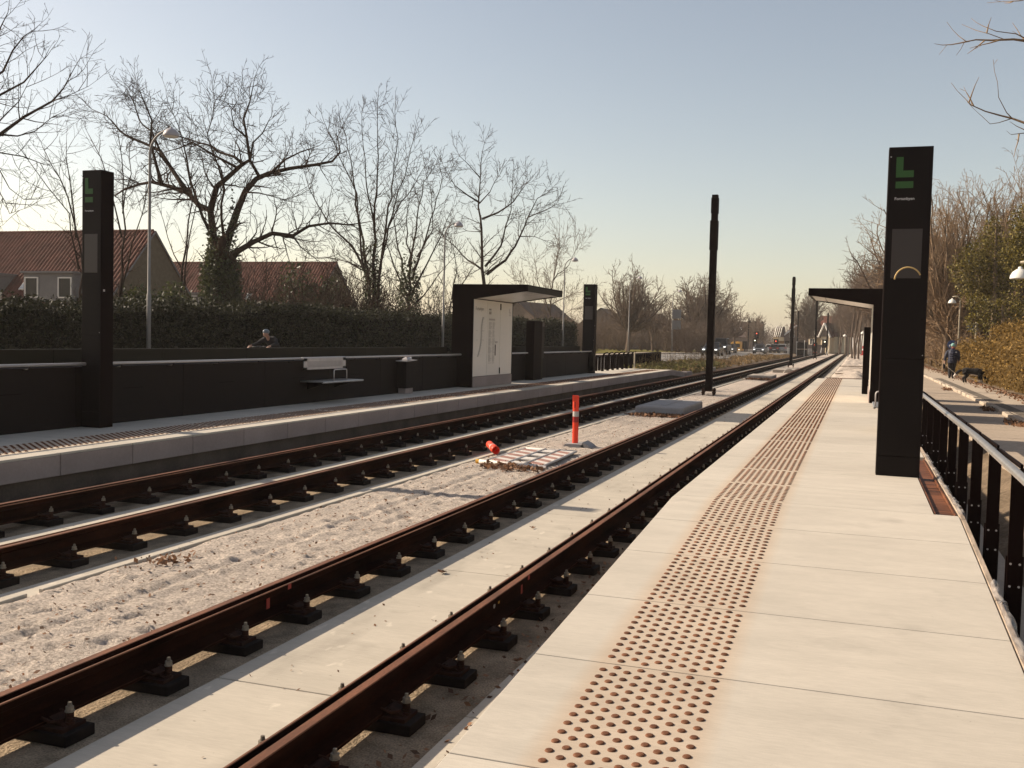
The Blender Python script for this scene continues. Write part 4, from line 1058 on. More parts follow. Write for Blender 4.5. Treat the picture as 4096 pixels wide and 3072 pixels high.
# big tree at the left edge, trunk outside the picture
ms=[(z1([(-420,2200),(-410,1500),(-360,1000),(-320,600),(-250,100)]),.5,.1),
 (z1([(-370,1050),(-150,950),(0,850),(150,740),(330,640),(400,560),(470,430)]),.20,.02),
 (z1([(330,640),(440,600),(560,545)]),.04,.012),
 (z1([(-350,900),(-150,740),(0,600),(150,520),(230,430),(300,350)]),.15,.02),
 (z1([(-330,700),(-100,530),(20,450),(80,320),(150,230),(210,190)]),.14,.02),
 (z1([(-380,1150),(-150,1000),(0,965),(150,990),(280,1040),(340,1050)]),.10,.012),
 (z1([(-320,600),(-150,400),(0,180),(50,80)]),.12,.02),
 (z1([(-150,1000),(0,1080),(60,1190),(150,1260),(240,1250)]),.05,.01),
 (z1([(-200,1010),(-60,1120),(30,1270),(60,1350),(180,1310)]),.05,.01),
 (z1([(0,850),(110,860),(220,830),(330,740),(420,720)]),.07,.012),
 (z1([(-100,870),(20,740),(120,640),(190,500)]),.07,.012),
 (z1([(-260,200),(-100,60),(20,-30)]),.10,.02)]
tr,cr=limb_tree(12,ms,24.4,1.6,P0(den=[1,1.6,3.0,3.0],wob=.14,rat=.52,rmin=.006,up=.09),2.8,1.3,sc=.5)
b0=at(-420*.6329,2200*.6329,Y=24.4)
finish_tree('bare_tree',(b0.x,b0.y,.3),tr,cr,'large leafless tree reaching in from the left picture edge','tree')
# slender saplings before the tiled house
sap=[[(z1([(1140,2000),(1150,1700),(1190,1400),(1220,1250),(1180,1050),(1140,900)]),.07,.012),(z1([(1160,1900),(1170,1700),(1200,1480),(1240,1300),(1290,1150)]),.05,.012),(z1([(1150,1700),(1060,1500),(1000,1300)]),.03,.01)],
     [(z1([(780,2000),(770,1600),(775,1300),(770,1000),(740,800)]),.07,.012),(z1([(760,1900),(830,1550),(900,1350),(930,1200)]),.06,.012),(z1([(770,1500),(700,1200),(640,1000),(560,850)]),.04,.012),(z1([(775,1350),(830,1100),(820,900)]),.03,.01)],
     [(z1([(520,2000),(480,1450),(430,1250),(330,1050),(270,930)]),.06,.012),(z1([(500,1700),(440,1350),(300,1180),(170,1000)]),.04,.012),(z1([(480,1500),(450,1200),(420,900)]),.04,.01)]]
for i,(lm,lab) in enumerate(zip(sap,('slender twin stemmed sapling between the tiled gable and the big oak','slender forked sapling just right of the far totem','slender leaning sapling just left of the far totem'))):
    Y=(36,33,31)[i]; tr,cr=limb_tree(20+i,lm,Y,.8,P0(den=[1,1.4,2.6,2.5],wob=.13,rat=.55,rmin=.006,up=.1),2.4,1.3)
    b0=at(lm[0][0][0][0],lm[0][0][0][1],Y=Y); finish_tree('sapling',(b0.x,b0.y,.3),tr,cr,lab,'young tree','saplings behind the far hedge')

# ---- free grown trees
def free_tree(seed,H,spread,stems=1,prm=None,r0=.22,lean=.0,mx=4,clear=.3,n=9):
    rg=random.Random(seed); prm=prm or P0(); out=[Segs() for _ in range(5)]
    for s in range(stems):
        a=rg.uniform(0,6.28); q=(.12*math.cos(a)*(stems>1),.12*math.sin(a)*(stems>1),0)
        d=nrm((rg.gauss(0,.04)+(.16*math.cos(a) if stems>1 else 0),rg.gauss(0,.04)+(.16*math.sin(a) if stems>1 else 0),1))
        hh=H*clear*rg.uniform(.85,1.1); p=q; k=max(2,int(hh/.8))
        for i in range(k):
            d=nrm((d[0]+rg.gauss(0,.03),d[1]+rg.gauss(0,.03),d[2])); p2=(p[0]+d[0]*hh/k,p[1]+d[1]*hh/k,p[2]+d[2]*hh/k)
            out[0].add(p,p2,r0*(1-.25*i/k)/(stems**.4),r0*(1-.25*(i+1)/k)/(stems**.4)); p=p2
            if i>k*.6: 
                grow(rg,out,p,tilt(rg,(0,0,1),rg.uniform(.9,1.2)*spread),H*.38,r0*.3,1,mx,prm)
        m_=n
        for j in range(m_):
            grow(rg,out,p,tilt(rg,d,rg.uniform(.1,1.0)*spread),H*(1-clear)*rg.uniform(.6,1.0)*(.8 if stems>1 else 1),r0*.45/(stems**.3),1,mx,prm)
    tr=MB(); out[0].to(tr,7); out[1].to(tr,5); cr=MB(); out[2].to(cr,4); out[3].to(cr,3); out[4].to(cr,3)
    return tr,cr
def put_tree(name,seed,pos,label,cat='tree',group=None,mats=('barkf','twigf'),**k):
    tr,cr=free_tree(seed,**k); t=thing(name,(0,0,0),label,cat,group)
    part(t,'trunk',tr,M[mats[0]],smooth=True); part(t,'crown',cr,M[mats[1]],smooth=True); t.location=pos; return t
def gpos(px,D,z=None,py=1420):
    p=at(px,py,D=D); p.z=(.25+float(dip(p.y))) if z is None else z; return p
fp=lambda **k: P0(**{**dict(den=[.9,1.5,2.3,2.2],step=[1.0,.7,.45,.35],wob=.12,rat=.5,rmin=.016,up=.08),**k})
put_tree('bare_tree',31,gpos(2510,122),'round crowned leafless tree on the verge right of the small totem',H=10.6,spread=1.15,r0=.30,clear=.22,prm=fp(den=[1.0,2.0,2.9,2.6],up=.09,rmin=.018),n=28)
put_tree('bare_tree',32,gpos(2795,150),'brown bushy leafless tree left of the nearest mast',H=11.3,spread=1.15,r0=.28,clear=.2,prm=fp(den=[1.1,2.1,3.0,2.6],up=.05,rmin=.024),n=30,mats=('bark','twigf'))
put_tree('bare_tree',33,gpos(2940,170),'small leafless street tree right of the nearest mast above the bus',H=8.2,spread=.95,r0=.2,clear=.32,prm=fp(rmin=.032),n=16)
put_tree('birch_tree',34,gpos(2895,185),'drooping birch half hidden by the nearest mast',H=11.5,spread=.8,r0=.2,clear=.3,prm=fp(up=-.10,rmin=.02,den=[1,1.6,2.2,2]),n=10)
put_tree('bare_tree',35,gpos(3225,205,z=-.4),'tall leafless tree behind the grey gabled house, left of the third mast',H=12.5,spread=.75,r0=.3,clear=.22,prm=fp(rmin=.034,den=[1,1.7,2.4,2.2]),n=20)
for i,(px,D,H,lab) in enumerate(((3035,230,9.0,'thin leafless tree behind the double armed street lamp'),(3000,260,9.5,'faint leafless tree left of the double armed street lamp'),(3110,300,10,'faint leafless tree behind the row of gables'),(2610,135,8,'leafless tree at the back of the verge between two lamps'),(2715,150,9,'leafless tree in brown thicket left of the brown bushy tree'))):
    put_tree('bare_tree',40+i,gpos(px,D,z=.2+float(dip(D))),lab,H=H,spread=.9,r0=.2,clear=.28,prm=fp(rmin=.032),n=15)

# right side: big bare trees behind the near totem (sunlit, tan)
tp=lambda **k: P0(**{**dict(den=[.9,1.8,2.7,2.5],step=[1.0,.6,.4,.3],wob=.13,rat=.52,rmin=.011,up=.08),**k})
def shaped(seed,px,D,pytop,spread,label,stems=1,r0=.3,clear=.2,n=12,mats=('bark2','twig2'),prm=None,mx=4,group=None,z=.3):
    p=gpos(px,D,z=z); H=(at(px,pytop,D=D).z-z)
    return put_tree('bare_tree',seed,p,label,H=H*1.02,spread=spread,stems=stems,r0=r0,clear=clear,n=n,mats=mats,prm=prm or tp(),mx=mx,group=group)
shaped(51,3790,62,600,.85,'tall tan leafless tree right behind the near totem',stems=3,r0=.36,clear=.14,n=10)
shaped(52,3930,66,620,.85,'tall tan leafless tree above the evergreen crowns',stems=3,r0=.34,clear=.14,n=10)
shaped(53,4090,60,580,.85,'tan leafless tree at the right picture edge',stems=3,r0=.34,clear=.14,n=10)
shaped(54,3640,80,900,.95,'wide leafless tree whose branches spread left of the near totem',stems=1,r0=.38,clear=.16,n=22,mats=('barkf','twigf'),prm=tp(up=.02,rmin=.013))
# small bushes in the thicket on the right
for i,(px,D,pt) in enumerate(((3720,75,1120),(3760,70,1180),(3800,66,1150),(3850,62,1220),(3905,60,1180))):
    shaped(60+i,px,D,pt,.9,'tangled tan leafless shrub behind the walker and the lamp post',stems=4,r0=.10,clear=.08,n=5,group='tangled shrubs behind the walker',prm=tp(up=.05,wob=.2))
# near tree outside the frame on the right: branches reaching in at the top
z4=lambda p:Zc(3400,0,.3147,p)
ms=[([(4700,1900),(4680,1200),(4640,500),(4560,0)],.35,.2),
    ([(4660,700),(4350,250)]+z4([(2212,517),(2080,500),(1800,512),(1600,505),(1480,530),(1385,460)]),.036,.005),
    (z4([(2212,517),(1960,500),(1770,430),(1600,385)]),.009,.005),(z4([(2212,480),(2110,430),(1860,398),(1700,335)]),.010,.005),
    ([(4670,900),(4350,560)]+z4([(2212,1560),(2060,1505),(1900,1465),(1720,1415),(1540,1335),(1460,1250)]),.032,.005),
    (z4([(2060,1505),(1990,1430),(1890,1240),(1875,1045)]),.009,.004),(z4([(2060,1505),(1890,1560),(1780,1575),(1680,1480)]),.008,.004),
    ([(4600,200),(4300,-40)]+z4([(2150,10),(2000,20)]),.022,.005),
    ([(4670,1000),(4400,620),(4130,530),(4090,533),(4045,538)],.022,.004)]
tr,cr=limb_tree(71,ms,17,.4,P0(den=[1,1.2,2,2],step=[.3,.2,.15,.1],wob=.14,rat=.45,rmin=.0035,up=.08),1.6,.42,mx=3)
b0=at(4700,1900,Y=17)
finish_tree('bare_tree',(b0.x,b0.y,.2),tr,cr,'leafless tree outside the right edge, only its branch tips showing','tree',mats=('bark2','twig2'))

# wood of trunks beyond the near shelter (right of the cream house)
proto=[]
rgw=random.Random(77)
for i in range(4):
    tr,cr=free_tree(80+i,H=15,spread=.6,r0=.15,clear=.40,n=9,prm=fp(rmin=.022,up=.10,den=[.9,1.2,1.7,1.6])); t=thing('wood_tree',(0,0,0),'slim leafless tree in the wood right of the cream house','tree','trees of the wood beyond the near shelter')
    part(t,'trunk',tr,M['barkf'],smooth=True); part(t,'crown',cr,M['twigf'],smooth=True); proto.append(t)
for i in range(70):
    px=rgw.uniform(3330,3620); D=rgw.uniform(118,240)
    if px<3375: D=rgw.uniform(190,250)
    p=gpos(px,D,z=.0+float(dip(D*.95))); s=rgw.uniform(.62,.95)*(1.0 if px>3400 else .95)
    if i<4: o=proto[i]; o.location=p; o.rotation_euler=(0,0,rgw.uniform(0,6)); o.scale=(s,s,s)
    else: dup(proto[i%4],loc=p,rz=rgw.uniform(0,6.28),sc=s)
# ---- shrubs: three prototypes, copied
def shrub_proto(seed,mats,label,group,H=3.2,stems=17):
    rg=random.Random(seed); out=[Segs() for _ in range(5)]
    for s in range(stems):
        a=rg.uniform(0,6.28); r=rg.uniform(0,.05)
        grow(rg,out,(r*math.cos(a),r*math.sin(a),0),nrm((.75*math.cos(a)*rg.random(),.75*math.sin(a)*rg.random(),1)),H*rg.uniform(.6,1.05),.022,1,4,P0(den=[1,1.9,2.6,2.2],step=[.5,.5,.35,.3],wob=.14,rat=.5,rmin=.009,up=.07))
    st=MB(); out[1].to(st,4); tw=MB(); out[2].to(tw,3); out[3].to(tw,3); out[4].to(tw,3)
    t=thing('shrub',(0,0,0),label,'shrub',group); part(t,'stems',st,M[mats[0]]); part(t,'twigs',tw,M[mats[1]]); return t
def scatter(protos,spots):
    for i,(p,s,sz) in enumerate(spots):
        o=protos[i%len(protos)]
        if i>=len(protos): o=dup(o)
        o.location=p; o.rotation_euler=(0,0,rgw.uniform(0,6.28)); o.scale=(s,s,sz)
sp=[shrub_proto(90+i,('barkf','twigf'),'brown leafless shrub in the thicket behind the grass verge','thicket behind the grass verge') for i in range(3)]
spots=[]
for i in range(90):
    px=rgw.uniform(2150,2900); D=rgw.uniform(128,175) if px>2380 else rgw.uniform(95,140)
    s=rgw.uniform(1.1,1.9)*D/130; spots.append((gpos(px,D),s,s*rgw.uniform(.7,1.1)))
scatter(sp,spots)
sp=[shrub_proto(94+i,('bark','twig'),'dark leafless shrub tangled behind the far hedge below the bare trees','shrubs behind the far hedge') for i in range(3)]
spots=[]
for i in range(40):
    px=rgw.uniform(980,1800); D=rgw.uniform(52,80); s=rgw.uniform(1.0,1.7); p=gpos(px,D); 
    if p.x>-26.5: p.x=-26.8-rgw.random()*3
    spots.append((p,s,s*rgw.uniform(.8,1.15)))
for px,D in ((560,46),(640,48),(700,44),(480,42),(820,50),(900,52),(950,48)): spots.append((gpos(px,D),.9,.9))
scatter(sp,spots)
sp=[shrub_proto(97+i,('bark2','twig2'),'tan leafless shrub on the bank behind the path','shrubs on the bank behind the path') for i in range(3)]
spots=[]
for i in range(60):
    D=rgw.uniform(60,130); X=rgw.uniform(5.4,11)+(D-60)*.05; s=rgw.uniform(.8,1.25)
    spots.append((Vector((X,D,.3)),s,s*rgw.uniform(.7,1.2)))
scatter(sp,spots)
sp=[shrub_proto(100+i,('barkf','twigf'),'faint brown shrub beyond the road junction','shrubs beyond the road junction',H=4) for i in range(2)]
spots=[]
for i in range(46):
    px=rgw.uniform(2840,3092); D=rgw.uniform(292,345); s=rgw.uniform(1.2,1.9); spots.append((gpos(px,D,z=-1.6),s*1.3,s))
scatter(sp,spots)

# ------------------------------------------------------------------ hedges and evergreens
def hedge(name,x0,x1,y0,y1,z0,zt,label,mats,dens,size,seed,rough=.25,ends=True,top_rise=.3,zt2=None):
    rg=np.random.RandomState(seed); L=y1-y0
    def top(y): return zt+((zt2 if zt2 is not None else zt)-zt)*(y-y0)/(y1-y0)+top_rise*vnoise(y*.35,y*0+seed,seed)+top_rise*.5*vnoise(y*1.1,y*0+seed,seed+1)
    t=thing(name,((x0+x1)/2,(y0+y1)/2,z0),label,'hedge','hedges')
    ys=np.arange(y0,y1+.01,.4); us=np.linspace(0,1,15)
    Yg,Ug=np.meshgrid(ys,us,indexing='ij'); T=top(Yg); i_=.20
    ang=np.pi*Ug
    hw=(x1-x0)/2-i_; cx=(x0+x1)/2
    prof_x=np.clip(-np.cos(ang)*1.5,-1,1)*hw; prof_z=np.clip(np.sin(ang)*1.6,0,1)
    Xg=cx+prof_x+.12*vnoise(Yg*1.5,Ug*8,seed+5); Zg=z0+(T-i_-z0)*prof_z
    V=np.stack([Xg,Yg,Zg],-1).reshape(-1,3); n,k=Yg.shape; i,j=np.meshgrid(np.arange(n-1),np.arange(k-1),indexing='ij'); a=(i*k+j).ravel()
    b=MB(); b.arrays(V,np.stack([a,a+k,a+k+1,a+1],-1)); 
    b.add([tuple(p) for p in V[:k]],[tuple(range(k))]); b.add([tuple(p) for p in V[-k:]],[tuple(range(k))])
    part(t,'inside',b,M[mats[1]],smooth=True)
    N=int(dens*L); y=rg.uniform(y0,y1,N); tt=top(y)
    f=rg.uniform(0,1,N); x=np.where(f<.42,x1+rg.normal(0,rough*.5,N)-.1,np.where(f<.84,rg.uniform(x0,x1,N),x0+.1+rg.normal(0,rough*.5,N)))
    z=np.where((f>=.42)&(f<.84),tt+rg.normal(-.05,rough,N)*.6-.02,z0+(tt-z0)*rg.uniform(0,1,N)**.8)
    pts=np.stack([x,y,z],1)
    if ends:
        m=int(dens*2.5); e=np.stack([rg.uniform(x0,x1,m),np.where(rg.random_sample(m)<.5,y0,y1)+rg.normal(0,.12,m),rg.uniform(z0,zt,m)],1); pts=np.concatenate([pts,e])
    # sprigs above the top
    ns=int(L*3.0); yb=rg.uniform(y0,y1,ns); sp=[]
    for q in yb:
        h=rg.uniform(.1,.45); m=9; sp.append(np.stack([np.full(m,rg.uniform(x0+.3,x1-.1))+rg.normal(0,.05,m),q+rg.normal(0,.06,m),top(np.array([q]))[0]+np.linspace(0,h,m)],1))
    pts=np.concatenate([pts]+sp)
    b=MB(); leaves(b,pts,size,rg); part(t,'leaves',b,M[mats[0]])
    return t
hedge('hedge',-25.6,-23.7,9,42,.3,2.0,'long dark evergreen hedge along the far road, left of the oak trunk',('hedge','core'),1500,.105,201,zt2=2.75,top_rise=.16)
hedge('hedge',-25.6,-23.7,42.2,86,.3,2.75,'long dark evergreen hedge along the far road behind the far shelter',('hedge','core'),1150,.125,202,zt2=3.0,top_rise=.18)
hedge('hedge',5.0,6.9,20,44.5,.28,2.62,'tall clipped ochre beech hedge at the right picture edge',('beech','beechcore'),1500,.085,203,rough=.16,top_rise=.06)
hedge('hedge',5.1,6.8,44.6,62,.28,1.9,'lower untidy ochre hedge behind the dog',('beech','beechcore'),900,.11,204,rough=.35,top_rise=.35)
hedge('hedge',5.3,7.0,62.5,110,.28,1.3,'low scrubby hedge along the path behind the walker',('weed','beechcore'),420,.15,205,rough=.4,top_rise=.4)
def blob_tree(name,pos,blobs,mats,n,size,seed,label,cat='tree',group=None,trunk=.16):
    rg=np.random.RandomState(seed); pts=[]; core=MB()
    t=thing(name,pos,label,cat,group); P=Vector(pos)
    for (dx,dy,dz,r) in blobs:
        m=int(n*r*r); u=rg.normal(0,1,(m,3)); u/=np.linalg.norm(u,axis=1,keepdims=True)
        rad=r*(.30+.77*rg.random_sample(m)**.6)*(1+.22*vnoise(u[:,0]*3+dx,u[:,1]*3+u[:,2]*2.3+dz,seed))
        q=u*rad[:,None]*np.array([1,1,1.15])+np.array([P.x+dx,P.y+dy,P.z+dz]); pts.append(q)
    top=max(b[2] for b in blobs)
    b=MB(); b.tube([(P.x,P.y,P.z-.2),(P.x+.1,P.y,P.z+top*.5),(P.x,P.y,P.z+top)],[trunk,trunk*.8,trunk*.3],7); part(t,'trunk',b,M['bark2'])
    b=MB(); leaves(b,np.concatenate(pts),size,rg); part(t,'crown',b,M[mats[0]])
    return t
def bl_at(px,py,D,r,base): 
    p=at(px,py,D=D); return (p.x-base.x,p.y-base.y,p.z-base.z,r)
bs=gpos(3960,54,z=.3)
blob_tree('evergreen_tree',bs,[bl_at(x,y,54+dd,r,bs) for x,y,r,dd in ((3975,900,.42,0),(3965,950,.62,.4),(3950,1010,.9,0),(3990,1050,1.0,.5),(3880,1040,.75,-.3),(3850,1090,.72,0),(3930,1110,.95,.6),(4000,1130,.9,0),(3870,1160,.6,.2),(3960,1180,.75,.5))],('ever','core'),1500,.115,301,'pointed olive green evergreen tree above the ochre hedge')
bs=gpos(4120,50,z=.3)
blob_tree('evergreen_tree',bs,[bl_at(x,y,50+dd,r,bs) for x,y,r,dd in ((4110,880,.8,0),(4075,960,.8,.3),(4130,980,1.1,0),(4060,1030,.75,.4),(4110,1080,1.0,-.2))],('ever','core'),1500,.115,302,'olive green evergreen tree cut off by the right picture edge')
bs=gpos(4000,50,z=.3)
blob_tree('ivy_bush',bs,[bl_at(x,y,50+dd,r,bs) for x,y,r,dd in ((3900,1215,.55,0),(3960,1240,.6,.3),(4030,1230,.65,0),(4090,1240,.6,.5),(3890,1290,.5,0),(3960,1300,.5,.4))],('ever','core'),1500,.10,303,'rambling olive green ivy between the evergreens and the ochre hedge','bush')
bs=gpos(2255,108,z=.3)
blob_tree('clipped_bush',bs,[bl_at(x,y,108,r,bs) for x,y,r in ((2280,1335,.75),(2285,1370,.75),(2240,1340,.7),(2200,1345,.7),(2160,1350,.7),(2120,1345,.7),(2285,1395,.7))],('hedge','core'),420,.2,304,'dark rounded bush just left of the small totem','bush')
for i,(px,py,D,r) in enumerate(((545,1190,40,.55),(610,1200,41,.5),(690,1185,42,.6))):
    bs=gpos(px,D,z=.3); blob_tree('ivy_bush',bs,[bl_at(px,py,D,r,bs),bl_at(px+20,py+30,D,r*1.1,bs),bl_at(px-15,py+50,D,r*1.1,bs)],('ivy','core'),700,.13,310+i,('dark ivy bush right of the far totem','dark ivy bush below the tiled gable','ivy bush below the twin stemmed sapling')[i],'bush')
bs=gpos(1200,60,z=.3)
blob_tree('ivy_bush',bs,[bl_at(x,y,60,r,bs) for x,y,r in ((1180,1110,.9),(1190,1170,1.1),(1240,1190,1.1),(1290,1190,1.0),(1330,1160,.8),(1150,1190,.9))],('ivy','core'),300,.18,320,'dark ivy mass in the thicket right of the oak','bush')

# ------------------------------------------------------------------ weeds, leaf litter
def litter(n,fn,size,seed,name,label,m_,lift=.012,flat=2.5,cat='fallen leaves'):
    rg=np.random.RandomState(seed); P=fn(rg,n); P[:,2]+=lift; b=MB(); leaves(b,P,size,rg,up=flat)
    return build(name,b,M[m_],kind='stuff',label=label,cat=cat)
def sand_pts(rg,n):
    y=3.2+36*rg.random_sample(n)**1.6; x=rg.uniform(-5.7,-4.25,n); return np.stack([x,y,sandz(x,y)],1)
litter(2200,sand_pts,.03,401,'leaf_litter','dry leaves scattered over the sand between the tracks','leaf')
litter(70,lambda rg,n: np.stack([rg.normal(-5.48,.10,n),rg.normal(7.05,.12,n),np.abs(rg.normal(-.195,.012,n))*-1],1),.045,402,'leaf_pile','heap of dry leaves by the concrete lip of the sand','leaf',flat=.8)
litter(260,lambda rg,n: np.stack([rg.uniform(-5.3,-4.35,n),rg.normal(14.1,.16,n),rg.normal(-.18,.02,n)],1),.07,403,'leaf_pile','dry leaves caught in front of the fallen barrier','leaf',flat=.8)
litter(420,lambda rg,n: np.stack([rg.normal(-4.85,.35,n),rg.normal(25.65,.18,n),rg.normal(-.18,.02,n)],1),.09,404,'leaf_pile','dark leaves banked against the large grey concrete block','leaf',flat=.8)
litter(260,lambda rg,n: np.stack([rg.normal(-4.85,.35,n),rg.normal(53.7,.25,n),rg.normal(-.16,.02,n)],1),.12,405,'leaf_pile','dark leaves banked against the pale concrete block','leaf',flat=.8)
litter(420,lambda rg,n: np.stack([rg.uniform(-2.12,-1.72,n),2+11*rg.random_sample(n),np.full(n,-.25)],1),.035,406,'leaf_litter','debris along the foot of the near platform','leaf')
litter(300,lambda rg,n: np.stack([rg.normal(3.15,.09,n),rg.choice([23.0,28.0,40.0],n)+rg.normal(0,.4,n),rg.normal(.22,.02,n)],1),.09,407,'leaf_pile','heaps of brown leaves in the gutter along the path kerb','leaf',flat=.8)
litter(2600,lambda rg,n: np.stack([4.9-np.abs(rg.normal(0,.28,n)),20+70*rg.random_sample(n)**1.3,np.full(n,.285)],1),.075,408,'leaf_litter','brown fallen leaves along the foot of the ochre hedge','leaf',flat=1.2)
litter(160,lambda rg,n: np.stack([rg.uniform(1.2,1.9,n),rg.uniform(3,25,n),rg.normal(-.13,.03,n)],1),.06,409,'leaf_litter','leaves on bare soil behind the railing','leaf')
litter(90,lambda rg,n: np.stack([rg.uniform(-1.5,.8,n),rg.uniform(3.2,30,n),np.zeros(n)],1)+0,.014,410,'grit','specks of grit on the near platform','leaf') if False else None
litter(230,lambda rg,n: np.stack([rg.uniform(-3.4,-2.7,n),rg.uniform(3,40,n),np.full(n,-.244)],1),.022,411,'leaf_litter','bits of leaf on the pale slab between the near rails','leaf',lift=.004)
def weed_pts(rg,n):
    y=50+95*rg.random_sample(n)**.9; x=rg.uniform(-11.6,-8.75,n); d=.5+.5*vnoise(x*1.1,y*.35,55); k=d>.42; x,y,d=x[k],y[k],d[k]
    h=rg.random_sample(len(x))**2*.42*d; z=np.interp(x,[-11.75,-11.2,-9,-8.35],[.17,.12,.0,-.22])+dip(y)+h; return np.stack([x,y,z],1)
litter(15000,weed_pts,.15,412,'dry_weeds','low dry brown weeds between far track and road','weed',flat=.0,cat='weeds')
litter(5200,lambda rg,n: (lambda x,y:np.stack([x,y,np.interp(x,[-11.75,-11.2,-9,-8.35],[.17,.12,.0,-.22])+rg.random_sample(n)**2*.35],1))(rg.uniform(-11.4,-8.8,n),50+22*rg.random_sample(n)),.15,413,'green_weeds','low green weeds beyond the end of the far platform','weedg',flat=.0,cat='weeds')
def stalks(n,seed):
    rg=random.Random(seed); s=Segs()
    for _ in range(n):
        x=rg.uniform(-11.6,-9.2); y=rg.uniform(52,82); h=rg.uniform(.4,1.1); p=(x,y,.0); q=(x+rg.gauss(0,.08),y,h); s.add(p,q,.008,.005)
        for k in range(3): t=rg.uniform(.5,1); a=(x+(q[0]-x)*t,y,h*t); s.add(a,(a[0]+rg.gauss(0,.12),a[1],a[2]+rg.uniform(.05,.25)),.005,.004)
    b=MB(); s.to(b,3); return b
build('weed_stalks',stalks(260,6),M['weed'],kind='stuff',label='tall thin dead weed stalks beside the road past the far platform',cat='weeds')
lf=MB()
def one_leaf(px,py,z,size,label,seed):
    p=at(px,py,z=z); rg=np.random.RandomState(seed); b=MB(); n=5
    pts=[]
    for i in range(11):
        a=2*math.pi*i/11; r=size*(1 if i%2 else .45)*rg.uniform(.8,1.1); pts.append((p.x+r*math.cos(a),p.y+r*math.sin(a)*1.1,z+.012+rg.uniform(0,.022)))
    b.add([(p.x,p.y,z+.008)]+pts,[(0,1+i,1+(i+1)%11) for i in range(11)])
    o=build('dry_leaf',b,M['leaf'],org=(p.x,p.y,z),label=label,cat='leaf',group='single dry leaves')
    sm=o.modifiers.new('s','SOLIDIFY'); sm.thickness=.002
one_leaf(1768,2294,-.246,.055,'single curled dry leaf on the pale slab between the near rails',1)
one_leaf(2130,2115,-.246,.04,'single small dry leaf farther along the pale slab',2)
one_leaf(2070,2650,-.243,.04,'single dry leaf on the ledge under the near platform edge',3)
# ------------------------------------------------------------------ houses
def pantile(mb,p00,p10,p11,p01,pitch=.30,amp=.07,rows=9,mi=0):
    """ribbed tile slope: p00-p10 along the eave, p01-p11 along the ridge"""
    p00,p10,p11,p01=map(Vector,(p00,p10,p11,p01)); L=(p10-p00).length; n=max(4,int(L/pitch)); k=6
    N=(p10-p00).cross(p01-p00).normalized(); 
    if N.z<0: N=-N
    us=[]; 
    V=[]
    for j in range(rows*2):
        v=(j+1)//2/rows; lift=(.012 if j%2==0 else 0)
        for i in range(n*k+1):
            u=i/(n*k); ph=(i%k)/k
            h=amp*(0.5-0.5*math.cos(2*math.pi*ph))**.7
            V.append((p00*(1-u)+p10*u)*(1-v)+(p01*(1-u)+p11*u)*v+N*(h+lift))
    w=n*k+1; F=[(j*w+i,j*w+i+1,(j+1)*w+i+1,(j+1)*w+i) for j in range(rows*2-1) for i in range(w-1)]
    mb.add(V,F,mi)
def win(parent,c,w,h,nx,ny,nz=0,frame='white',glass='glass',cross=True,dep=.06):
    """window in the vertical plane with outward normal (nx,ny); c = centre"""
    c=Vector(c); n=Vector((nx,ny,0)); s=Vector((-ny,nx,0)); u=Vector((0,0,1))
    def bx(mb,a0,a1,b0,b1,d0,d1):
        q=[c+s*a+u*b+n*d for b in (b0,b1) for (a,d) in ((a0,d0),(a1,d0),(a1,d1),(a0,d1))]
        mb.hexa([q[0],q[1],q[2],q[3],q[4],q[5],q[6],q[7]])
    f=MB(); t=.07
    bx(f,-w/2,w/2,h/2-t,h/2,-.03,dep); bx(f,-w/2,w/2,-h/2,-h/2+t,-.03,dep); bx(f,-w/2,-w/2+t,-h/2+t,h/2-t,-.03,dep); bx(f,w/2-t,w/2,-h/2+t,h/2-t,-.03,dep)
    if cross and w>.9: bx(f,-.035,.035,-h/2+t,h/2-t,-.03,dep*.9)
    o=part(parent,'window',f,M[frame]); g=MB(); bx(g,-w/2+t*.9,w/2-t*.9,-h/2+t*.9,h/2-t*.9,-.02,.015); part(o,'pane',g,M[glass])
    return o
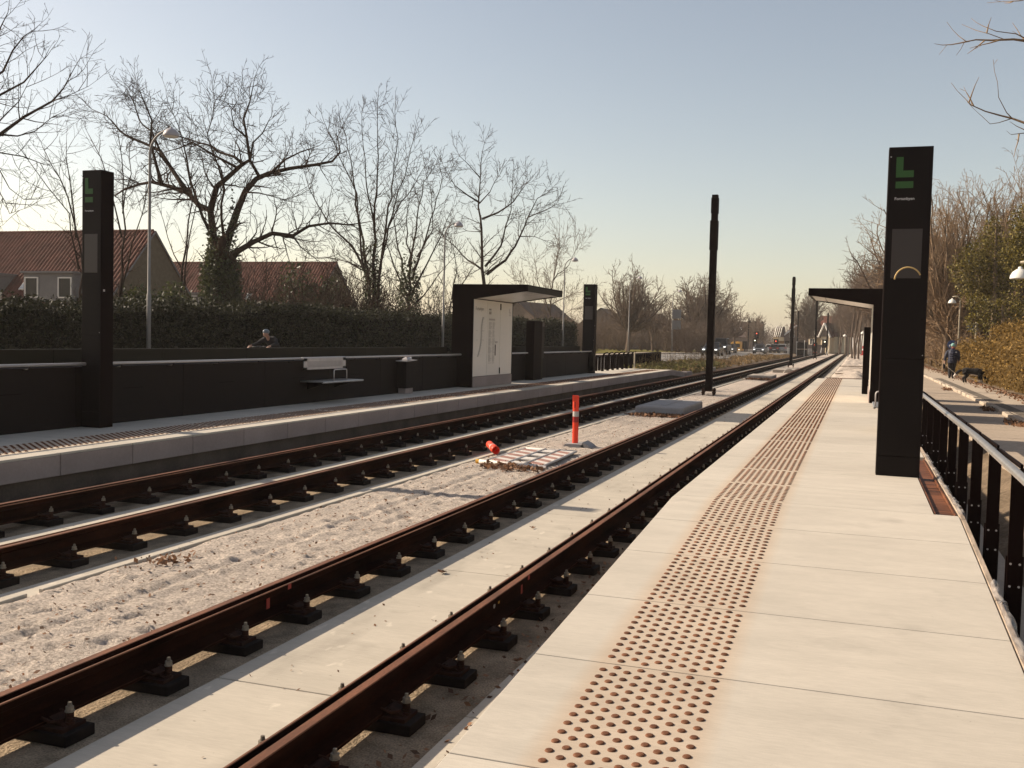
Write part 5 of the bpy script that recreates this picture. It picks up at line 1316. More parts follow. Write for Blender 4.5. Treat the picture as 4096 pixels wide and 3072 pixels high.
def gable_house_x(name,xg,x2,yc,hw,zr,ze,label,tile='tile',wall='brick',dormers=(),skys=(),back=True):
    """ridge along x; gable wall at x=xg facing the tracks; far end x2 (<xg)"""
    t=thing(name,((xg+x2)/2,yc,.2),label,'house')
    b=MB(); P=[(yc-hw,.0),(yc+hw,.0),(yc+hw,ze),(yc,zr-.12),(yc-hw,ze)]
    b.prism(P,'x',x2,xg); part(t,'wall',b,M[wall])
    ov=.35; sl=(zr-ze)/hw; xo=xg+.12
    b=MB(); pantile(b,(x2,yc-hw-ov,ze-ov*sl),(xo,yc-hw-ov,ze-ov*sl),(xo,yc,zr),(x2,yc,zr)); 
    b.hexa([(x2,yc+hw+ov,ze-ov*sl-.08),(xo,yc+hw+ov,ze-ov*sl-.08),(xo,yc,zr-.1),(x2,yc,zr-.1),(x2,yc+hw+ov,ze-ov*sl+.03),(xo,yc+hw+ov,ze-ov*sl+.03),(xo,yc,zr+.01),(x2,yc,zr+.01)])
    b.hexa([(x2,yc-hw-ov,ze-ov*sl-.10),(xo,yc-hw-ov,ze-ov*sl-.10),(xo,yc,zr-.12),(x2,yc,zr-.12),(x2,yc-hw-ov,ze-ov*sl-.03),(xo,yc-hw-ov,ze-ov*sl-.03),(xo,yc,zr-.03),(x2,yc,zr-.03)])
    n=int((xo-x2)/.36)
    for i in range(n): b.tube([(x2+.36*i,yc,zr+.03),(x2+.36*i+.34,yc,zr+.045)],.10,7)
    rf=part(t,'roof',b,M[tile])
    b=MB()
    for sg in(-1,1): b.hexa([(xo-.05,yc+sg*(hw+ov),ze-ov*sl-.12),(xo+.02,yc+sg*(hw+ov),ze-ov*sl-.12),(xo+.02,yc,zr-.12),(xo-.05,yc,zr-.12),(xo-.05,yc+sg*(hw+ov),ze-ov*sl+.02),(xo+.02,yc+sg*(hw+ov),ze-ov*sl+.02),(xo+.02,yc,zr+.03),(xo-.05,yc,zr+.03)])
    part(rf,'verge',b,M['dormer'])
    for (x0,x1,z0,z1,wins) in dormers:
        y1=yc-(zr-z1)/sl; yf=yc-hw-ov*.0-.1 if False else yc-(zr-z0)/sl
        b=MB(); b.box(x0,x1,yf-.25,y1+.6,z0-.05,z1); d=part(t,'dormer',b,M['dormer'])
        b=MB(); b.box(x0-.12,x1+.12,yf-.42,y1+.7,z1,z1+.12); part(d,'flat_roof',b,M['dormer'])
        for wx in wins: win(d,(wx,yf-.25,(z0+z1)/2-.02),1.05,(z1-z0)*.74,0,-1,cross=False)
    for (x0,x1,z0,z1) in skys:
        q=[]
        for (x,z) in ((x0,z0),(x1,z0),(x1,z1),(x0,z1)): q.append(Vector((x,yc-(zr-z)/sl,z)))
        N=Vector((0,-sl,1)).normalized(); b=MB(); b.hexa([p+N*.02 for p in q]+[p+N*.11 for p in q]); f=part(t,'skylight',b,M['white'])
        c=sum(q,Vector())/4; b=MB(); qq=[c+(p-c)*.86 for p in q]; b.hexa([p+N*.09 for p in qq]+[p+N*.118 for p in qq]); part(f,'pane',b,M['skylight'])
    return t
def roofpt(px,py,yc,hw,zr,ze):
    """point where a sight line meets the near roof slope of a house"""
    d=_fw+_rt*((px-2048)/4000)+_up*((1536-py)/4000); sl=(zr-ze)/hw
    k=(zr-sl*yc-CAM.z)/(d.z-sl*d.y); return CAM+d*k
yc,hw,zr,ze=54.1,4.5,8.0,3.1
f=lambda x,y: roofpt(x,y,yc,hw,zr,ze)
a=f(130,1120); b_=f(310,1120); s0=f(75,1160); s1=f(122,1112)
d1=(f(132,1170).x,f(330,1170).x); zt=f(200,1100).z; zb=f(200,1205).z
l0=f(20,1170).x
gable_house_x('tiled_house',-43.5,-72,yc,hw,zr,ze,'long house with ribbed red tile roof and grey dormers behind the far totem',
   dormers=[(d1[0],d1[1],zb,zt,[f(172,1160).x,f(305,1160).x]),(f(-60,1170).x,f(14,1170).x,zb+.1,zt-.1,[f(-20,1160).x])],skys=[(f(78,1160).x,f(108,1160).x,f(90,1162).z,f(100,1118).z)])
yc,hw,zr,ze=80,4.6,8.3,3.1
p=at(1345,1052,Y=yc); zr=p.z
f=lambda x,y: roofpt(x,y,yc,hw,zr,ze)
gable_house_x('tiled_house',p.x,p.x-33,yc,hw,zr,ze,'second red tile roofed house behind the big oak and bare trees',
   dormers=[(f(785,1200).x,f(815,1200).x,f(800,1225).z,f(800,1178).z,[f(799,1200).x])],skys=[(f(990,1180).x,f(1008,1180).x,f(1000,1200).z,f(1000,1176).z)])
def simple_house(name,pos,L,Wd,zr,ze,rz,label,tile,wall,skys=0,wins=()):
    """ridge along local x"""
    t=thing(name,pos,label,'house'); c,s=math.cos(rz),math.sin(rz); P=Vector(pos)
    T=lambda x,y,z:(P.x+c*x-s*y,P.y+s*x+c*y,P.z+z)
    b=MB(); h=Wd/2; l=L/2
    v=[T(-l,-h,-.8),T(l,-h,-.8),T(l,h,-.8),T(-l,h,-.8),T(-l,-h,ze),T(l,-h,ze),T(l,h,ze),T(-l,h,ze),T(-l,0,zr-.1),T(l,0,zr-.1)]
    b.add(v,[(0,1,5,4),(2,3,7,6),(1,2,6,9,5),(3,0,4,8,7),(4,5,9,8),(6,7,8,9)]); part(t,'wall',b,M[wall])
    b=MB(); o=.4; sl=(zr-ze)/h; 
    for sg in(-1,1):
        q=[T(-l-.3,sg*(h+o),ze-o*sl),T(l+.3,sg*(h+o),ze-o*sl),T(l+.3,0,zr),T(-l-.3,0,zr)]; b.hexa([(p[0],p[1],p[2]) for p in q]+[(p[0],p[1],p[2]+.16) for p in q])
    rf=part(t,'roof',b,M[tile])
    for i in range(skys):
        x=-l*.45+i*1.6; q=[]
        for (xx,k) in ((x,.62),(x+.7,.62),(x+.7,.40),(x,.40)): y=-h*k; z=zr-sl*h*k+.19; q.append(Vector(T(xx,y,z)))
        b=MB(); b.hexa(q+[p+Vector((0,0,.06)) for p in q]); part(rf,'skylight',b,M['white'])
    for (side,u,z,w,hh) in wins:
        if side=='g': n=(c,s); ctr=T(l+.02,u,z)
        elif side=='f': n=(s,-c); ctr=T(u,-h-.02,z)
        win(t,ctr,w,hh,n[0],n[1],cross=True)
    return t
pp=at(2295,1300,D=150); simple_house('house',(pp.x-6,pp.y,.2),12,10,at(2295,1217,D=150).z-.2,2.8,R(80),'dim hipped looking house with dark roof between shelter and small totem','tiled','brickd')
pp=at(2470,1300,D=175); simple_house('house',(pp.x-2,pp.y,0),13,11,at(2470,1240,D=175).z,2.6,R(95),'dim dark roofed house behind the round crowned tree','tiled','brickd')
pp=at(2590,1300,D=185); simple_house('house',(pp.x,pp.y,0),10,9,at(2590,1256,D=185).z,2.4,R(70),'dim dark roofed house half hidden by the brown thicket','tiled','brickd')
pp=at(2955,1340,D=285); simple_house('house',(pp.x,pp.y,pp.z-3.8),13,8,7.4,3.4,R(0),'dark roofed house with three skylights behind the yellow bus','tiled','brickd',skys=3)
# row of gables (three bays) with a grey gable end
D=262
def terrace():
    a=at(3103,1385,D=D); g=at(3138,1385,D=D-6); e=at(3226,1385,D=D+2); zb=-1.2
    t=thing('terraced_house',(g.x,g.y,zb),'grey gabled terraced house with white bargeboards at the junction','house')
    ztop=at(3180,1300,D=D).z
    # grey end gable facing the camera
    apex=at(3190,1302,D=D-2); l0=at(3137,1342,D=D-4); r0=at(3245,1342,D=D); 
    back=Vector((-1.5,24,0))
    poly=[Vector((l0.x,l0.y,zb)),Vector((r0.x,r0.y,zb)),r0,apex,l0]
    b=MB(); n=5; b.add(poly+[p+back for p in poly],[tuple(range(n)),tuple(range(2*n-1,n-1,-1))]+[(i,(i+1)%n,n+(i+1)%n,n+i) for i in range(n)]); part(t,'wall',b,M['brickd'])
    b=MB(); up=Vector((0,0,.25))
    b.hexa([l0-Vector((.4,.4,.2)),apex+Vector((0,-.4,0)),apex+back,l0+back]+[p+up for p in (l0-Vector((.4,.4,.2)),apex+Vector((0,-.4,0)),apex+back,l0+back)])
    b.hexa([r0+Vector((.4,-.4,-.2)),apex+Vector((0,-.4,0)),apex+back,r0+back]+[p+up for p in (r0+Vector((.4,-.4,-.2)),apex+Vector((0,-.4,0)),apex+back,r0+back)])
    rf=part(t,'roof',b,M['tiled'])
    b=MB()
    for (q0,q1) in ((l0,apex),(r0,apex)): b.tube([q0+Vector((0,-.5,.1)),q1+Vector((0,-.5,.15))],.22,4)
    part(rf,'bargeboard',b,M['white'])
    win(t,at(3206,1335,D=D-3)+Vector((0,-.25,0)),1.9,1.9,0,-1); win(t,at(3168,1336,D=D-3.5)+Vector((0,-.25,0)),1.3,1.7,0,-1)
    for i,px in enumerate((3104,3111,3119,3127)):
        q=at(px,1345,D=D-1+i*-1.4); h=at(px+3,1306,D=D-1+i*-1.4)
        b=MB(); b.hexa([(q.x-.6,q.y-.3,zb),(q.x+.45,q.y-.3,zb),(q.x+.45,q.y+6,zb),(q.x-.6,q.y+6,zb),(q.x-.6,q.y-.3,q.z),(q.x+.45,q.y-.3,q.z),(q.x+.45,q.y+6,q.z),(q.x-.6,q.y+6,q.z)]); part(t,'bay_wall',b,M['render'])
        b=MB(); b.add([(q.x-.75,q.y-.5,q.z-.2),(q.x+.55,q.y-.5,q.z-.2),(h.x+.1,q.y-.5,h.z),(q.x-.75,q.y+8,q.z-.2),(q.x+.55,q.y+8,q.z-.2),(h.x+.1,q.y+8,h.z)],[(0,1,2),(3,5,4),(0,2,5,3),(1,4,5,2),(0,3,4,1)]); part(rf,'bay_roof',b,M['tiled'])
        b=MB(); b.tube([(q.x-.45,q.y-.6,q.z-.2),(h.x+.05,q.y-.6,h.z)],.11,4); part(rf,'bargeboard',b,M['white'])
    return t
terrace()
pp=at(3165,1300,D=300); simple_house('house',(pp.x+5,pp.y,-1.5),10,9,at(3180,1296,D=300).z+1.5,6,R(0),'house with bright red roof showing above the terraced house','tile','brickd')
# cream house with two white edged gables
D=225
def cream():
    zb=-.9; b0=at(3290,1400,D=D); t=thing('cream_house',(b0.x,b0.y,zb),'cream rendered house with two white edged gables at the junction','house')
    x0=at(3237,1350,D=D); x1=at(3345,1350,D=D)
    b=MB(); b.box(x0.x,x1.x,b0.y,b0.y+9,zb,at(3290,1346,D=D).z); w=part(t,'wall',b,M['render'])
    rz_=at(3290,1284,D=D+4).z; ez=at(3290,1346,D=D).z
    b=MB(); y=b0.y; q=[(x0.x-.3,y-.4,ez),(x1.x+.3,y-.4,ez),(x1.x+.3,y+4.8,rz_+1.0),(x0.x-.3,y+4.8,rz_+1.0)]; b.hexa(q+[(p[0],p[1],p[2]+.2) for p in q])
    q=[(x0.x-.3,y+9.6,ez),(x1.x+.3,y+9.6,ez),(x1.x+.3,y+4.8,rz_+1.0),(x0.x-.3,y+4.8,rz_+1.0)]; b.hexa(q+[(p[0],p[1],p[2]+.2) for p in q]); rf=part(t,'roof',b,M['tile'])
    for (pl,pa,pr,pya,pye) in ((3238,3257,3272,1300,1343),(3294,3314,3333,1297,1345)):
        a=at(pa,pya,D=D-1.2); l=at(pl,pye,D=D-1.2); r=at(pr,pye,D=D-1.2); Y=b0.y-1.2
        b=MB(); pts=[(l.x,Y,zb),(r.x,Y,zb),(r.x,Y,r.z),(a.x,Y,a.z),(l.x,Y,l.z)]; n=5
        b.add(pts+[(p[0],Y+5,p[2]) for p in pts],[tuple(range(n)),tuple(range(2*n-1,n-1,-1))]+[(i,(i+1)%n,n+(i+1)%n,n+i) for i in range(n)]); g=part(t,'gable_wall',b,M['render'])
        b=MB()
        for (e,sg) in ((l,-1),(r,1)):
            q=[(e.x+sg*.4,Y-.4,e.z-.35),(a.x,Y-.4,a.z+.1),(a.x,Y+6,a.z+.1),(e.x+sg*.4,Y+6,e.z-.35)]; b.hexa(q+[(p[0],p[1],p[2]+.2) for p in q])
        part(rf,'gable_roof',b,M['tile'])
        b=MB()
        for (e,sg) in ((l,-1),(r,1)): b.tube([(e.x+sg*.4,Y-.55,e.z-.3),(a.x,Y-.55,a.z+.2)],.22,4)
        part(rf,'bargeboard',b,M['white'])
        b=MB(); c=(a.x,Y-.05,(a.z+l.z)/2+.0); b.prism([(a.x-1.1,l.z-.1),(a.x+1.1,l.z-.1),(a.x,a.z-.9)],'y',Y-.12,Y-.02); part(g,'timber_panel',b,M['brickd'])
        win(g,(a.x,Y-.05,l.z-1.3),1.2,1.3,0,-1)
    b=MB(); c=at(3310,1284,D=D+5); b.box(c.x-.5,c.x+.5,c.y-.4,c.y+.4,c.z-2,c.z+.3); part(rf,'chimney',b,M['tile'])
    t.rotation_euler=(0,0,R(-24))
    return t
cream()
pp=at(3305,1300,D=258); simple_house('house',(pp.x,pp.y,-2),9,8,at(3310,1288,D=258).z+2,7,R(0),'house with red roof ridge showing above the cream house','tile','brickd')
b=MB(); a=at(3232,1378,D=222); c=at(3300,1378,D=222); b.box(a.x,c.x,a.y,a.y+.3,-1,a.z); build('garden_wall',b,M['brickd'],org=(a.x,a.y,-1),label='dull brown garden wall in front of the cream house',cat='wall')

# ------------------------------------------------------------------ street lamps
def arc_lamp(base,H,reach,dome,label,group,rz=0,col='lamp',poler=.075):
    t=thing('street_lamp',base,label,'street lamp',group); x,y,z=base; c,s=math.cos(rz),math.sin(rz)
    r=.95*reach*.62
    pts=[(x,y,z),(x,y,z+H*.32)]; rad=[poler,poler]
    pts+=[(x,y,z+H*.325),(x,y,z+H-reach*.95)]; rad+=[poler*.72,poler*.62]
    for i in range(1,9):
        a=math.pi/2*i/8; k=reach*(1-math.cos(a)); pts.append((x+c*k*.95,y+s*k*.95,z+H-reach*.95+reach*.95*math.sin(a))); rad.append(poler*.6-.012*i/8)
    pts.append((x+c*reach*1.02,y+s*reach*1.02,z+H)); rad.append(poler*.45)
    b=MB(); b.tube(pts,rad,10); part(t,'pole',b,M['pole'],smooth=True)
    h=(x+c*(reach*1.02+dome*.1),y+s*(reach*1.02+dome*.1),z+H-dome*.78); R_=dome
    b=MB(); b.lathe(h,[(R_*.98,0),(R_,.03*R_),(R_*.97,.28*R_),(R_*.80,.62*R_),(R_*.48,.9*R_),(R_*.18,1.02*R_),(R_*.16,1.16*R_),(R_*.05,1.2*R_)],18); l=part(t,'lamp_shade',b,M[col],smooth=True)
    b=MB(); b.lathe((h[0],h[1],h[2]-.025),[(R_*.1,-.03),(R_*.8,0.0),(R_*.85,.03)],14); part(l,'diffuser',b,M['panelw'],smooth=True)
    return t
LX=-22.0
labs=['grey dome street lamp right of the far totem, largest of the row','dome street lamp rising behind the far wall left of the shelter','dome street lamp rising just right of the far shelter roof','dome street lamp in front of the round crowned tree','dome street lamp with traffic sign left of the brown bushy tree']
for i,(hx,hy,bx) in enumerate(((685,535,590),(1835,900,1770),(2300,1040,2255),(2560,1112,2510),(2720,1165,2684))):
    h=at(hx,hy,X=LX); q=at(bx,1395,Y=h.y); zb=.30; dome=.27
    H=h.z+.12-zb; rch=max(.8,(h.x-q.x)*.9); arc_lamp((h.x-rch*1.02-.03,h.y,zb),H,rch,dome,labs[i],'dome street lamps along the far road',rz=0)
    if i==4: 
        t=thing('traffic_sign',(h.x-rch,h.y-.15,3.0),'grey back of two road signs on the pole left of the bushy tree','road sign')
        x=h.x-rch; y=h.y-.14
        for zz in (4.55,3.15): b=MB(); b.box(x-.05,x+1.1,y-.03,y,zz,zz+1.15); part(t,'plate',b,M['signback'],bevel=.01)
        b=MB(); b.cyl((x+.1,y+.05),.04,.3,5.8,8); part(t,'post',b,M['pole'])
for i,(hx,hy,D) in enumerate(((2825,1203,175),(2873,1231,205))):
    h=at(hx,hy,D=D); arc_lamp((h.x-.9,h.y,.1),h.z,.9,.32,('pale dome street lamp against the brown bushy tree','pale dome street lamp just right of the nearest mast')[i],'dome street lamps along the far road')
# double armed black lantern
h=at(3024,1282,D=235)
t=thing('street_lamp',(h.x,h.y,-.6),'double armed black street lamp above the traffic lights','street lamp')
b=MB(); b.tube([(h.x,h.y,-.6),(h.x,h.y,h.z)],[.11,.06],8); part(t,'pole',b,M['black'])
for sg in(-1,1):
    b=MB(); b.tube([(h.x,h.y,h.z-.5),(h.x+sg*.45,h.y,h.z),(h.x+sg*1.0,h.y,h.z+.2),(h.x+sg*1.35,h.y,h.z)],.05,6); part(t,'arm',b,M['black'])
    b=MB(); b.lathe((h.x+sg*1.4,h.y,h.z-.62),[(.30,0),(.28,.18),(.12,.5),(.05,.62)],10); part(t,'lamp_shade',b,M['black'])
# right side path lamps
def path_lamp(px,py,D,label,dome,arm,H0=.28):
    h=at(px,py,D=D); t=thing('path_lamp',(h.x+arm,h.y,H0),label,'street lamp','white dome lamps along the path'); x=h.x+arm
    b=MB(); b.tube([(x,h.y,H0),(x,h.y,h.z+.0),(x-.02,h.y,h.z+.16),(x-arm*.4,h.y,h.z+.30),(h.x,h.y,h.z+.26)] if arm>.1 else [(x,h.y,H0),(x,h.y,h.z)],[.045,.038,.033,.03,.028] if arm>.1 else [.045,.04],9); part(t,'pole',b,M['palepole'],smooth=True)
    b=MB(); b.lathe((h.x,h.y,h.z-dome*.5),[(dome,0),(dome*1.0,.05*dome),(dome*.96,.3*dome),(dome*.75,.7*dome),(dome*.4,.98*dome),(dome*.22,1.05*dome),(dome*.2,1.25*dome),(dome*.04,1.3*dome)],18); part(t,'lamp_shade',b,M['lampw'],smooth=True)
    return t
path_lamp(3809,1205,57.5,'white dome lamp on a pale pole above the walker',.22,.42)
path_lamp(4080,1096,22.5,'large white dome lamp cut by the right picture edge',.21,.55)
for i,(px,py,D) in enumerate(((3380,1342,165),(3452,1331,140))): path_lamp(px,py,D,('small white lamp among the wood trunks, left one','small white lamp among the wood trunks, right one')[i],.30,.0 if i==0 else .35,H0=.1)
q=at(3713,1460,D=84); p2=at(3722,1268,D=84); b=MB(); b.tube([(q.x,q.y,.25),(q.x,q.y,p2.z)],.04,8); build('pole',b,M['palepole'],org=(q.x,q.y,.25),label='thin pale bare pole just right of the near totem',cat='pole')
q=at(3826,1492,D=57.2)
t=thing('path_sign',(q.x-.1,q.y-.1,.3),'round blue path sign with white symbol behind the walkers hat','sign')
c=at(3809,1379,D=57.2)
b=MB(); b.tube([(c.x,c.y-.02,c.z),(c.x,c.y+.02,c.z)],.26,24); part(t,'plate',b,M['blue'],bevel=.004)
b=MB()
for dx in (-.09,.09): 
    pts=[(c.x+dx+.065*math.cos(a),c.y-.028,c.z-.075+.065*math.sin(a)) for a in np.linspace(0,2*math.pi,13)]; b.tube(pts,.013,5)
b.tube([(c.x-.09,c.y-.028,c.z-.075),(c.x-.02,c.y-.028,c.z+.04),(c.x+.09,c.y-.028,c.z-.075)],.012,5); b.tube([(c.x-.04,c.y-.028,c.z+.05),(c.x+.06,c.y-.028,c.z+.05)],.012,5)
part(t,'bicycle_symbol',b,M['lettering'])
b=MB(); b.tube([(c.x,c.y+.02,c.z),(c.x+.24,c.y+.08,c.z)],.015,6); part(t,'bracket',b,M['pole'])
q=at(3896,1476,D=52); p2=at(3889,1288,D=52); t=thing('road_sign',(q.x,q.y,.3),'grey back of a small road sign on a thin post by the ochre hedge','road sign')
b=MB(); b.tube([(q.x,q.y,.2),(q.x,q.y,p2.z)],.03,8); part(t,'post',b,M['palepole'])
c=at(3891,1309,D=52); b=MB(); b.prism([(c.x-.24,c.z-.2),(c.x+.2,c.z-.2),(c.x+.24,c.z-.05),(c.x+.24,c.z+.2),(c.x-.2,c.z+.2),(c.x-.24,c.z+.05)],'y',c.y-.06,c.y-.04); pl=part(t,'plate',b,M['signback'],bevel=.004)
b=MB(); b.box(c.x-.22,c.x-.02,c.y-.062,c.y-.058,c.z-.24,c.z-.17); part(pl,'yellow_label',b,M['yellow'])

# ------------------------------------------------------------------ traffic signals, works fences, stacks
def signal(px,py,D,label,z0=-.4,lamp='redlamp',flip=1):
    h=at(px,py,D=D); t=thing('traffic_light',(h.x,h.y,z0),label,'traffic light','traffic lights at the junction')
    b=MB(); b.cyl((h.x,h.y),.07,z0,h.z+.5,8); part(t,'post',b,M['black'])
    b=MB(); b.box(h.x-.22*1,h.x+.22,h.y-.3,h.y-.05,h.z-.6,h.z+.55); b.box(h.x-.48,h.x+.48,h.y-.06,h.y-.04,h.z-.8,h.z+.75); hd=part(t,'signal_head',b,M['black'])
    b=MB(); b.tube([(h.x,h.y-.34,h.z+.32),(h.x,h.y-.30,h.z+.32)],.12,12); part(hd,'lit_lamp',b,M[lamp])
    for zz in (-.03,-.38): b=MB(); b.tube([(h.x,h.y-.33,h.z+zz),(h.x,h.y-.30,h.z+zz)],.13,12); part(hd,'dark_lamp',b,M['ink'])
    for zz in (.5,.14,-.21): b=MB(); b.box(h.x-.17,h.x+.17,h.y-.48,h.y-.3,h.z+zz,h.z+zz+.02); part(hd,'visor',b,M['black'])
    return t
signal(3027,1340,215,'red traffic light high on a black post left of the grey car')
signal(3020,1368,213,'pale lit traffic light low on the post above the grey car',lamp='greenlamp')
signal(3104,1371,205,'red traffic light above the silver car')
signal(2979,1380,200,'dark traffic light right of the yellow bus',lamp='ink')
signal(3148,1378,215,'dark traffic light behind the white mesh fence',lamp='ink')
signal(3259,1386,190,'traffic light with red lamp in front of the cream house')
signal(3299,1374,185,'traffic light with round black hood before the cream house',lamp='greenlamp')
q=at(3120,1376,D=230); b=MB(); b.box(q.x-.9,q.x+.9,q.y,q.y+.06,q.z-.6,q.z+.75); o=thing('road_sign',(q.x,q.y,-.4),'dull yellow road works sign left of the grey gable','road sign'); part(o,'plate',b,M['ochre'],bevel=.05); b=MB(); b.cyl((q.x,q.y+.1),.05,-.6,q.z,6); part(o,'post',b,M['pole'])
def mesh_fence(px0,px1,pyt,D,label):
    a=at(px0,pyt,D=D); c=at(px1,pyt,D=D); z0=-.3; t=thing('site_fence',((a.x+c.x)/2,a.y,z0),label,'site fence','pale site fence panels')
    b=MB()
    for (p,q) in (((a.x,z0),(c.x,z0)),((a.x,a.z),(c.x,a.z)),((a.x,z0),(a.x,a.z)),((c.x,z0),(c.x,a.z))): b.tube([(p[0],a.y,p[1]+.02),(q[0],a.y,q[1]+.02)],.03,5)
    part(t,'frame',b,M['lampw']); b=MB(); n=max(3,int((c.x-a.x)/.16))
    for i in range(1,n): x=a.x+(c.x-a.x)*i/n; b.tube([(x,a.y,z0),(x,a.y,a.z)],.018,4)
    for k in range(1,5): z=z0+(a.z-z0)*k/5; b.tube([(a.x,a.y,z),(c.x,a.y,z)],.014,4)
    part(t,'mesh',b,M['lampw'])
mesh_fence(2992,3012,1398,200,'pale site fence panel left of the grey car'); mesh_fence(3013,3017,1398,201,'narrow pale site fence panel just left of the grey car')
mesh_fence(3152,3172,1376,180,'tall pale mesh fence panel right of the silver car'); mesh_fence(3149,3160,1394,178,'low pale mesh fence panel below the tall one'); mesh_fence(3233,3247,1396,165,'short white barrier fence right of the black stacks')
for r_ in range(2):
    for k in range(3):
        D=150; a=at(3186+14*k,1404,D=D); zb=-.28+r_*1.12
        t=thing('covered_pallet',(a.x,a.y,zb),('bottom','top')[r_]+(' left',' middle',' right')[k]+' black wrapped pallet load of the stack beside the tracks','pallet load','stacked black pallet loads')
        b=MB(); b.box(a.x,a.x+.50,a.y,a.y+1.2,zb+.12,zb+1.05+(.05 if (k+r_)%2 else 0)); part(t,'load',b,M['black'],bevel=.04)
        b=MB(); b.box(a.x,a.x+.50,a.y-.02,a.y+1.2,zb,zb+.11); part(t,'pallet',b,M['board'])
for i,px in enumerate((3217,3186)):
    a=at(px,1406,D=147); b=MB(); b.tube([(a.x,a.y,-.3),(a.x,a.y,at(px,1366+i*4,D=147).z)],.035,6); b.lathe((a.x,a.y,at(px,1366+i*4,D=147).z),[(.08,0),(.08,.12),(.03,.16)],8); build('marker_pole',b,M['lampw'],org=(a.x,a.y,-.3),label=('white marker pole before the right end of the black stack','white marker pole before the left end of the black stack')[i],cat='pole')
a=at(3451,1416,D=118); t=thing('bollard',(a.x,a.y,0),'red and white bollard among the trees beyond the rubble','bollard'); z=a.z
b=MB(); b.cyl((a.x,a.y),.11,z-.1,z+.42,10); b.cyl((a.x,a.y),.10,z+.62,z+.95,10); b.cyl((a.x,a.y),.3,z-.15,z-.05,10); part(t,'post',b,M['redc']); b=MB(); b.cyl((a.x,a.y),.105,z+.42,z+.62,10); part(t,'white_band',b,M['white'])
a=at(3262,1403,D=190); b=MB(); b.lathe((a.x,a.y,a.z-.4),[(.3,0),(.3,.05),(.18,.08),(.05,.8)],10); build('traffic_cone',b,M['orange'],org=(a.x,a.y,a.z-.4),label='tiny orange cone at the foot of the cream house traffic light',cat='cone')
for i,(px,py,px2,py2,D) in enumerate(((3283,1412,3286,1390,160),(3305,1420,3316,1395,150))):
    a=at(px,py,D=D); c=at(px2,py2,D=D); b=MB(); b.tube([a,c],.05,6); build('timber_stake',b,M['lampw'],org=a,label=('short pale stake left of the fourth mast','leaning pale stake against the fourth mast')[i],cat='stake')
for i,(x0,y0,x1,y1,z) in enumerate(((-.85,58.5,1.2,57.6,.12),(.0,47.0,1.1,46.5,.05),(-1.2,59.5,.3,60.5,.1),(-1.3,78,1.6,78.5,.15))):
    b=MB(); b.hexa([(x0,y0,z-.03),(x1,y1,z+.02),(x1,y1+.22,z+.02),(x0,y0+.22,z-.03),(x0,y0,z+.03),(x1,y1,z+.08),(x1,y1+.22,z+.08),(x0,y0+.22,z+.03)])
    build('plank',b,M['board'],org=(x0,y0,z),label=('long pale plank lying across the rubble behind the near platform','short plank against the end of the near platform','skewed plank lying in the rubble','far plank across the rubble by the red bollard')[i],cat='plank')

